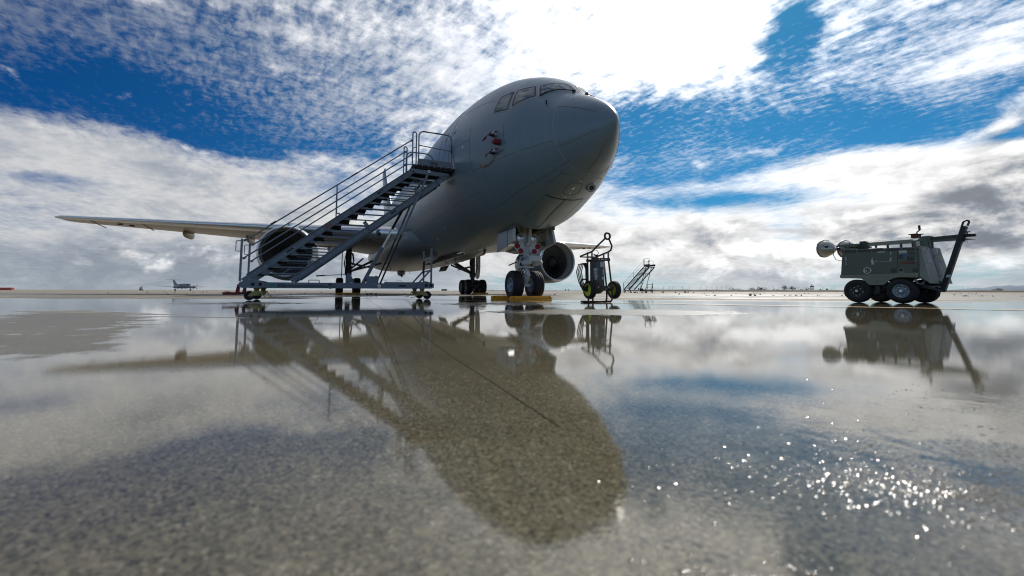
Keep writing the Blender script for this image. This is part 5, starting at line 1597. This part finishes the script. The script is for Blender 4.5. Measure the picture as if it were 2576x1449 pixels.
m = MB(); m.tube([(.99, .70, 1.665), (.99, .70, 1.70), (1.05, .68, 1.745)], .014, 8); m.tube([(1.05, .68, 1.745), (1.045, .68, 1.86)], .024, 10); m.build('winch_crank', M['black'], wn)
m = MB(); m.tube([(.9, .69, 1.60), (.0, .69, 1.57), (-.1, .69, 1.55)], .004, 5); m.build('winch_cable', M['steel'], wn)
m = MB(); m.prism([(-.14, 1.46), (.03, 1.46), (.05, 1.53), (-.02, 1.59), (-.14, 1.59)], .63, .77, lambda u, v, w: (u, w, v)); m.bar((-.16, .7, 1.44), (.06, .7, 1.41), .16, .07); m.build('boom_head', M['olive_dk'], bo)
m = MB(); m.box(-.47, -.12, .52, .88, 1.46, 1.53); m.box(-.46, -.36, .55, .86, 1.43, 1.46); m.tube([(-.37, .66, 1.53), (-.37, .66, 1.60)], .012, 6); m.tube([(-.40, .5, 1.41), (-.15, .55, 1.38)], .03, 8)
m.bar((-.40, .58, 1.50), (-.72, .50, 1.495), .06, .05); m.bar((-.40, .85, 1.50), (-.6, .98, 1.46), .06, .05); m.build('lamp_bracket', M['olive'], CT)
m = MB(); m.box(-.3, -.1, .62, .8, 1.33, 1.39); m.box(-.12, -.06, .62, .8, 1.33, 1.42); m.build('bracket_rest', M['olive_dk'], CT)
for (u, v, z), (ax_, az_) in (((-.80, .50, 1.45), (-.94, .10)), ((-.52, .98, 1.44), (-.94, .10))):
    ax = Vector((ax_, .34, az_)).normalized()
    m = MB(); m.lathe([(.0, -.28), (.045, -.275), (.05, -.23), (.058, -.20), (.085, -.17), (.13, -.115), (.18, -.04), (.215, .04), (.232, .10), (.236, .12)], (u, v, z), ax, 36)
    sh = m.build('floodlight', M['lampshell'], CT)
    m = MB(); m.lathe([(.234, .105), (.248, .11), (.25, .14), (.236, .145), (.232, .12)], (u, v, z), ax, 32); m.build('lamp_rim', M['steel'], sh)
    m = MB(); m.lathe([(.234, .13), (.12, .145), (0, .15)], (u, v, z), ax, 28); m.build('floodlight_glass', M['lens'], sh)
    m = MB()
    for an in (.4, 2.0, 3.6, 5.2):
        t_ = Vector((0, 1, 0)).cross(ax).normalized(); w_ = ax.cross(t_); q = Vector((u, v, z)) + ax * .13 + (t_ * cos(an) + w_ * sin(an)) * .245
        m.bar(q - ax * .02, q + ax * .02, .02, .025)
    m.build('clip', M['steel'], sh)
    m = MB(); q = Vector((u, v, z)) - ax * .26; m.tube([q, q - ax * .06], .035, 10); m.tube([Vector((u, v - .20, z + .05)), Vector((u + .06, v - .16, z + .05))], .034, 14); m.build('lamp_socket', M['black'], sh)
m = MB(); m.tube([(-.66, .42, 1.46), (-.655, .42, 1.25), (-.60, .42, 1.13), (-.48, .40, 1.09), (-.36, .34, 1.12), (-.29, .25, 1.16)], .009, 6); m.build('lamp_cable', M['black'], CT)
m = MB(); m.tube([(.15, .3, 1.335), (.2, .3, 1.355), (.45, .3, 1.345), (.5, .3, 1.32)], .009, 6); m.build('roof_handle', M['black'], bd)
# tow bar folded up
m = MB(); m.bar((1.37, .68, .30), (1.80, .70, 1.74), .11, .09, (1, 0, 0)); tb = m.build('tow_bar', M['black'], CT)
m = MB(); q0, q1 = Vector((1.80, .70, 1.74)), Vector((1.835, .70, 1.86)); d_ = (q1 - q0).normalized()
m.tube([q0 + Vector((-.045, 0, 0)), q0 + Vector((-.045, 0, 0)) + d_ * .09, q1 + Vector((-.03, 0, -.01)), q1 + Vector((0, 0, .005)), q1 + Vector((.035, 0, -.012)), q0 + Vector((.05, 0, 0)) + d_ * .09, q0 + Vector((.045, 0, 0))], .02, 8); m.build('tow_eye', M['black'], tb)
m = MB(); m.hexa([(1.45, .62, .60), (1.52, .62, .60), (1.52, .63, .60), (1.45, .63, .60), (1.47, .62, .66), (1.54, .62, .66), (1.54, .63, .66), (1.47, .63, .66)]); m.build('sticker', M['white'], tb)
m = MB(); m.bar((1.1, .35, .40), (1.38, .62, .29), .05, .05); m.bar((1.1, 1.0, .40), (1.38, .74, .29), .05, .05); m.box(1.22, 1.36, .55, .85, .40, .52); m.tube([(1.26, .6, .4), (1.26, .6, .56)], .03, 8); m.tube([(1.32, .8, .4), (1.32, .8, .56)], .03, 8); m.build('tow_hinge', M['black'], CT)
m = MB(); m.tube([(1.18, .74, 1.06), (1.5, .71, 1.24), (1.80, .70, 1.40)], .004, 5); m.build('safety_cable', M['black'], CT)

# ------------------------------------------------------------------ far twin-propeller aircraft
KP = thing('twin_propeller_plane', 'small grey twin-propeller plane with a high T-tail parked far off on the left', 'aircraft', (-131.0, 166.0, 0), radians(-27))
fk = [(7.0, .02, 1.55, 1.55), (6.6, .35, 1.25, 1.75), (5.8, .55, 1.0, 2.05), (5.2, .62, .95, 2.35), (4.4, .70, .9, 2.75), (3, .72, .88, 2.82), (-1.5, .72, .88, 2.8), (-4, .5, 1.15, 2.65), (-6.3, .2, 1.75, 2.4), (-7.0, .02, 2.1, 2.2)]
m = MB(); rows = []
for x, w, z0, z1 in fk: rows.append([(x, w * cos(2 * pi * j / 20), (z0 + z1) / 2 + (z1 - z0) / 2 * sin(2 * pi * j / 20)) for j in range(20)])
m.grid(rows, True, True); fu = m.build('fuselage', M['far_plane'], KP)
m = MB(); m.hexa([(5.3, -.5, 2.28), (5.3, .5, 2.28), (4.6, .72, 2.3), (4.6, -.72, 2.3), (4.75, -.35, 2.72), (4.75, .35, 2.72), (4.45, .5, 2.72), (4.45, -.5, 2.72)]); m.build('cockpit_window', M['gasket'], fu)
for x in (3.0, 1.9, .8, -.3):
    for sg in (1, -1):
        m = MB(); m.tube([(x, sg * .66, 2.15), (x, sg * .735, 2.15)], .17, 12); m.build('cabin_window', M['far_dark'], fu)
for sg in (1, -1):
    m = MB(); rows = []
    for y, x0, z, c, t in ((.5, 1.6, 1.15, 2.3, .3), (2.6, 1.6, 1.30, 2.2, .28), (8.6, .4, 1.95, 1.0, .1)):
        rows.append([(x0, sg * y, z), (x0 - c * .3, sg * y, z + t * .5), (x0 - c, sg * y, z), (x0 - c * .3, sg * y, z - t * .5)])
    m.grid(rows, False, True); m.add(rows[-1], [(0, 1, 2, 3)]); m.build('wing', M['far_plane'], KP)
    m = MB(); m.lathe([(.05, 3.6), (.3, 3.4), (.42, 2.8), (.5, 1.6), (.45, 0), (.25, -1.0), (.05, -1.3)], (0, sg * 2.65, 1.42), (1, 0, 0), 16); na = m.build('engine_nacelle', M['far_plane'], KP)
    m = MB(); m.lathe([(0, .45), (.12, .25), (.17, 0)], (3.6, sg * 2.65, 1.42), (1, 0, 0), 12); m.build('spinner', M['far_dark'], na)
    for k in range(4):
        an = pi / 4 + k * pi / 2; d_ = Vector((0, cos(an), sin(an))); c_ = Vector((3.7, sg * 2.65, 1.42))
        m = MB(); m.bar(c_ + d_ * .1, c_ + d_ * 1.2, .2, .05, (1, .4, 0)); m.build('propeller_blade', M['far_dark'], na)
    m = MB(); m.bar((.3, sg * 2.65, 1.2), (.3, sg * 2.65, .3), .12, .12)
    for d_ in (-.16, .16): m.lathe([(0, -.09), (.25, -.09), (.28, -.05), (.28, .05), (.25, .09), (0, .09)], (.3, sg * 2.65 + d_, .28), (0, 1, 0), 16)
    m.build('main_wheel', M['far_dark'], KP)
    m = MB(); m.hexa([(-6.6, 0, 4.32), (-6.6, sg * 2.8, 4.36), (-7.2, sg * 2.8, 4.36), (-7.6, 0, 4.32), (-6.6, 0, 4.42), (-6.6, sg * 2.8, 4.41), (-7.2, sg * 2.8, 4.41), (-7.6, 0, 4.42)]); m.build('tailplane', M['far_plane'], KP)
m = MB(); m.prism([(-3.9, 2.5), (-6.4, 4.35), (-7.6, 4.35), (-6.7, 2.2)], -.09, .09, lambda u, v, w: (u, w, v)); m.build('tail_fin', M['far_plane'], KP)
m = MB(); m.bar((5.6, 0, 1.1), (5.7, 0, .25), .1, .1); m.lathe([(0, -.09), (.22, -.09), (.25, 0), (.22, .09), (0, .09)], (5.7, 0, .25), (0, 1, 0), 16); m.build('nose_wheel', M['far_dark'], KP)
m = MB(); m.bar((1.0, 0, 2.8), (.9, 0, 3.15), .05, .2); m.bar((3.2, 0, 2.8), (3.15, 0, 3.1), .03, .1); m.bar((2.0, 0, .9), (2.0, 0, .6), .04, .15); m.build('antenna', M['far_dark'], KP)

# ------------------------------------------------------------------ skyline
def leafy(name, label, x, y, h, w, seed, trunk=True, group='trees on the far skyline', z=0.0):
    r = random.Random(seed)
    t = thing(name, label, 'tree', (x, y, z), 0, group)
    m = MB(); lean_ = r.uniform(-.1, .1) * h
    m.tube([(0, 0, 0), (lean_ * .3, 0, h * .3), (lean_, 0, h * .6)], [h * .035, h * .026, h * .012], 7)
    for k in range(4):
        a_ = r.uniform(0, 6.28); m.tube([(lean_ * .3, 0, h * (.25 + .08 * k)), (lean_ + cos(a_) * w * .3, sin(a_) * w * .3, h * (.5 + .1 * k))], [h * .016, h * .006], 5)
    m.build('trunk', M['bark'], t)
    m = MB()
    cl = [(r.uniform(-.38, .38) * w, r.uniform(-.3, .3) * w, h * r.uniform(.35, .82), r.uniform(.13, .26) * w) for _ in range(9)]
    for k in range(420):
        cx, cy, cz, cr = r.choice(cl); d = Vector((r.gauss(0, 1), r.gauss(0, 1), r.gauss(0, .8))).normalized() * cr * r.uniform(.35, 1.15)
        c = Vector((cx, cy, cz)) + d; c.z = max(c.z, h * .12); s_ = h * r.uniform(.025, .06)
        u = Vector((r.gauss(0, 1), r.gauss(0, 1), r.gauss(0, 1))).normalized(); v = u.orthogonal().normalized()
        m.add([tuple(c + u * s_), tuple(c + v * s_), tuple(c - u * s_ * .8), tuple(c - v * s_)], [(0, 1, 2, 3)])
    m.build('crown', M['leaf'], t)
    return t


def at(pxx, y): return ((pxx - 1288) / 1047.0 * y, y)


TRD = 950.0
tl_ = [(1840, 8, 16, 'low dark tree at the left end of the right-hand tree line'), (1850, 7, 20, 'low rounded tree beside the leftmost of the tree line'), (1862, 6, 16, 'low scrubby tree closing the first clump of the tree line'),
       (1886, 9, 16, 'rounded tree starting the second clump of the tree line'), (1898, 10, 18, 'wide bushy tree in the second clump of the tree line'), (1908, 12, 14, 'tallest tree of the second clump of the tree line'), (1918, 11, 14, 'upright dark tree right of the tallest in the second clump'), (1928, 7, 18, 'low tree trailing off the second clump'),
       (1949, 8, 15, 'single low tree between the second clump and the pair of open trees'), (1974, 15, 26, 'broad wind-bent tree standing on its own left of the dark box'), (1991, 14, 15, 'ragged wind-bent tree directly behind the dark box'),
       (2012, 7, 4, 'thin pointed conifer left of the lattice tower'), (2016, 7, 4, 'thin pointed conifer nearest the lattice tower on its left'), (2030, 10, 16, 'bushy tree just left of the lattice tower'), (2062, 7, 10, 'shrubby tree growing on the dark mound'), (2078, 10, 5, 'narrow dark tree right of the mound'), (2086, 6, 14, 'low dark tree right of the narrow one past the mound'), (2100, 5, 14, 'low tree behind the lamps of the light cart')]
for i, (p_, h_, w_, lb) in enumerate(tl_):
    x, y = at(p_, TRD + 13 * (i % 4)); leafy('skyline_tree', lb, x, y, h_ * .95, w_ * .9, 40 + i)
for i, (p_, h_, w_, lb) in enumerate([(2503, 8, 20, 'leftmost bushy tree above the brown bank at the right edge'), (2510, 9, 18, 'middle bushy tree above the brown bank at the right edge'), (2518, 7, 18, 'right bushy tree of the clump above the brown bank'), (2527, 4, 14, 'small low tree right of the clump above the brown bank')]):
    x, y = at(p_, TRD); leafy('skyline_tree', lb, x, y, h_, w_ * .9, 80 + i, z=.2)
for i, (p_, lb) in enumerate(((1422.5, 'small dark round-headed tree on the horizon left of the extinguisher'), (1429.8, 'small dark round-headed tree with a slightly taller crown, nearer the extinguisher hose'))):
    x, y = at(p_, 420.0); leafy('skyline_tree', lb, x, y, 2.6, 1.1, 60 + i)
# lattice tower
x, y = at(2041, 930.0)
TW = thing('lattice_tower', 'steel lattice radar tower rising above the far tree line', 'tower', (x, y, 0))
m = MB(); wd = 1.9; H_ = 12.0
for sx in (-1, 1):
    for sy in (-1, 1): m.bar((sx * wd, sy * wd, 0), (sx * wd, sy * wd, H_), .35, .35)
for k in range(4):
    z0, z1 = k * 3.0, k * 3.0 + 3
    for s_ in (-1, 1):
        m.bar((-wd, s_ * wd, z0), (wd, s_ * wd, z1), .2, .2); m.bar((wd, s_ * wd, z0), (-wd, s_ * wd, z1), .2, .2); m.bar((s_ * wd, -wd, z0), (s_ * wd, wd, z1), .2, .2)
for s_ in (-4.2, 4.2): m.bar((s_, 0, 0), (s_, 0, 13.5), .18, .18)
m.bar((-4.2, 0, 12.4), (4.2, 0, 12.4), .2, .2); m.build('lattice', M['far_dark'], TW)
m = MB(); m.box(-2.6, 3.2, -2, 2, 10.8, 12.8); m.build('platform', M['far_dark'], TW)
m = MB(); m.bar((-.5, 0, 12.8), (.2, 0, 16.5), .9, .9); m.bar((-1.0, 0, 14.4), (.9, 0, 13.6), .5, .5); m.build('radar_antenna', M['redpaint'], TW)
# small things along the skyline
def plain_box(name, label, cat, px_, y, w, d, h, material, roofm=None):
    x, yy = at(px_, y)
    t = thing(name, label, cat, (x, yy, 0)); m = MB(); m.box(-w / 2, w / 2, 0, d, 0, h * .82); m.build('body', material, t)
    m = MB(); m.hexa([(-w / 2 - .1, -.1, h * .82), (w / 2 + .1, -.1, h * .82), (w / 2 + .1, d + .1, h * .82), (-w / 2 - .1, d + .1, h * .82), (-w / 2 + .2, .2, h), (w / 2 - .2, .2, h), (w / 2 - .2, d - .2, h), (-w / 2 + .2, d - .2, h)]); m.build('roof', roofm or material, t)
    return t


plain_box('equipment_shelter', 'dark box shelter below the ragged tree on the far horizon', 'shelter', 1993, 600.0, 6.6, 3, 1.9, M['far_dark'])
plain_box('low_building', 'tiny pale building on the horizon left of the far main wheels', 'building', 1118, 500.0, 6.5, 4, 2.2, M['decal_grey'], M['leaf'])
plain_box('orange_barrier', 'long orange red barrier on the horizon at the left edge', 'barrier', 6, 185.0, 9.5, 1.0, 1.15, M['barrier'])
for p_, y, mt, lb in ((1659.5, 420.0, M['truck'], 'tiny yellow truck on the horizon right of the far stairs'), (1757.0, 430.0, M['far_dark'], 'tiny dark truck on the horizon between the far stairs and the tree line')):
    x, yy = at(p_, y); t = thing('service_truck', lb, 'truck', (x, yy, 0), 0, 'service trucks on the horizon')
    m = MB(); m.box(-2.2, 1.1, -1, 1, .5, 1.7); m.build('cargo_body', mt, t)
    m = MB(); m.hexa([(1.1, -.9, .5), (2.4, -.9, .5), (2.4, .9, .5), (1.1, .9, .5), (1.1, -.85, 1.9), (1.8, -.85, 1.9), (1.8, .85, 1.9), (1.1, .85, 1.9)]); m.build('cab', mt, t)
    for u in (-1.4, 1.5):
        m = MB(); m.tube([(u, -1.05, .45), (u, 1.05, .45)], .45, 14); m.build('wheel', M['far_dark'], t)
# mound by the tower
x, y = at(2065, 800.0)
m = MB(); rows = []
for i in range(13):
    q = -1 + 2 * i / 12; rows.append([(x + q * 22, y - 6, 0.0), (x + q * 22, y - 2, 2.0 * cos(q * pi / 2) ** 1.3), (x + q * 22, y + 2, 2.0 * cos(q * pi / 2) ** 1.3), (x + q * 22, y + 6, 0.0)])
m.grid(rows, True); tag(m.build('earth_mound', M['bank']), kind='structure')
# wind turbines a long way off
m = MB(); m.tube([(0, 0, 0), (0, 0, 80)], [2.6, 1.5], 8); t0 = thing('wind_turbine', 'faint pale wind turbine far beyond the apron', 'wind turbine', (0, 0, 0), 0, 'wind turbines on the far skyline')
tower_me = m.mesh('tower', M['turbine'])
m = MB(); m.bar((-4, 0, 80), (4, 0, 80), 3, 3); nac_me = m.mesh('nacelle', M['turbine'])
m = MB(); m.hexa([(-1.4, -5, 80), (1.4, -5, 80), (1.4, -4.6, 80), (-1.4, -4.6, 80), (-.4, -5, 120), (.4, -5, 120), (.4, -4.8, 120), (-.4, -4.8, 120)]); bl_me = m.mesh('blade', M['turbine'])
tr_ = random.Random(21)
for i, p_ in enumerate([1668, 1683, 1690, 1716, 1734, 1762, 1777, 1790, 1801, 1815, 1826, 1838, 1905, 1944, 1958, 1968, 2000, 2008, 2020, 2036, 2068, 2096, 2420, 2432]):
    t = t0 if i == 0 else t0.copy()
    if i: COL.objects.link(t)
    x, y = at(p_, 8000.0 + tr_.uniform(-400, 400)); t.location = (x, y, 0); t.rotation_euler = (0, 0, tr_.uniform(-.5, .5))
    link('tower', tower_me, t); link('nacelle', nac_me, t)
    a0 = tr_.uniform(0, 2)
    for k in range(3):
        b_ = link('blade', bl_me, t); an = a0 + k * 2 * pi / 3
        b_.matrix_local = Matrix.Translation((0, 0, 80)) @ Matrix.Rotation(an, 4, 'Y') @ Matrix.Translation((0, 0, -80))
# weeds in the joints
m = MB(); wr = random.Random(33)
def tuft(x, y, h, nb):
    for k in range(nb):
        a_ = wr.uniform(0, 6.28); l_ = h * wr.uniform(.5, 1.0); b0 = Vector((x + wr.uniform(-.1, .1) * h * 2, y + wr.uniform(-.1, .1), 0)); tp = b0 + Vector((cos(a_) * l_ * .6, sin(a_) * l_ * .6, l_)); w_ = Vector((.012, .0, 0)) * max(1, y / 20)
        m.add([tuple(b0 - w_), tuple(b0 + w_), tuple(tp)], [(0, 1, 2)])
for i in range(80):
    y = wr.choice((26, 34, 48, 70, 95)) + wr.uniform(-.3, .3); tuft(wr.uniform(-1.1, 1.15) * y, y, wr.uniform(.05, .12) * (1 + y / 160), 7)
for i in range(26): tuft(9.5 + wr.uniform(0, 22), 26 - .15 * wr.uniform(0, 10), wr.uniform(.05, .14), 6)
for i in range(14): tuft(wr.uniform(14, 26), 60 + wr.uniform(-6, 4), wr.uniform(.2, .45), 8)
tag(m.build('joint_weeds', M['weed']), kind='stuff')
m = MB()
for xx, yy in ((-8.3, 25.0), (14.8, 25.5), (20.5, 25.2), (-27.0, 40.0)):
    for k in range(3): tuft(xx + wr.uniform(-.4, .4), yy, .2, 14)
tag(m.build('green_weeds', M['weed_green']), kind='stuff')

# beads of water standing proud of the thin film, catching the sun
m = MB(); br = random.Random(77)
def bead(x, y, r, hw):
    h = sqrt(r * r - hw * hw); rows = [[(x, y, r - h)]]
    vs = [(x, y, r - h + .0002)]; k = 9
    for f_ in (.5, 1.0):
        q = hw * f_; z = sqrt(r * r - q * q) - h + .0002
        vs += [(x + q * cos(2 * pi * j / k), y + q * sin(2 * pi * j / k), z) for j in range(k)]
    fs = [(0, 1 + j, 1 + (j + 1) % k) for j in range(k)] + [(1 + j, 1 + k + j, 1 + k + (j + 1) % k, 1 + (j + 1) % k) for j in range(k)]
    m.add(vs, fs, True)
for cx, cy, rx, ry, n_, rot in ((.61, .58, .31, .11, 1500, -8), (.90, .70, .36, .12, 420, -10), (.22, .415, .11, .035, 260, 0), (1.15, 1.15, .5, .10, 60, -12), (.95, .86, .5, .2, 60, 0)):
    for k in range(n_):
        a_, q_ = br.uniform(0, 6.28), min(1.6, abs(br.gauss(0, .62)))
        u, v = cos(a_) * q_ * rx, sin(a_) * q_ * ry; c_, s_ = cos(radians(rot)), sin(radians(rot))
        r_ = .0035 + .009 * br.random() ** 2.6; bead(cx + u * c_ - v * s_, cy + u * s_ + v * c_, r_, r_ * br.uniform(.28, .44))
M['water'], wb = newmat('water_bead')
wb.inputs['Base Color'].default_value = (.11, .095, .07, 1); wb.inputs['Roughness'].default_value = .12; wb.inputs['IOR'].default_value = 1.4
tag(m.build('water_beads', M['water']), kind='stuff')
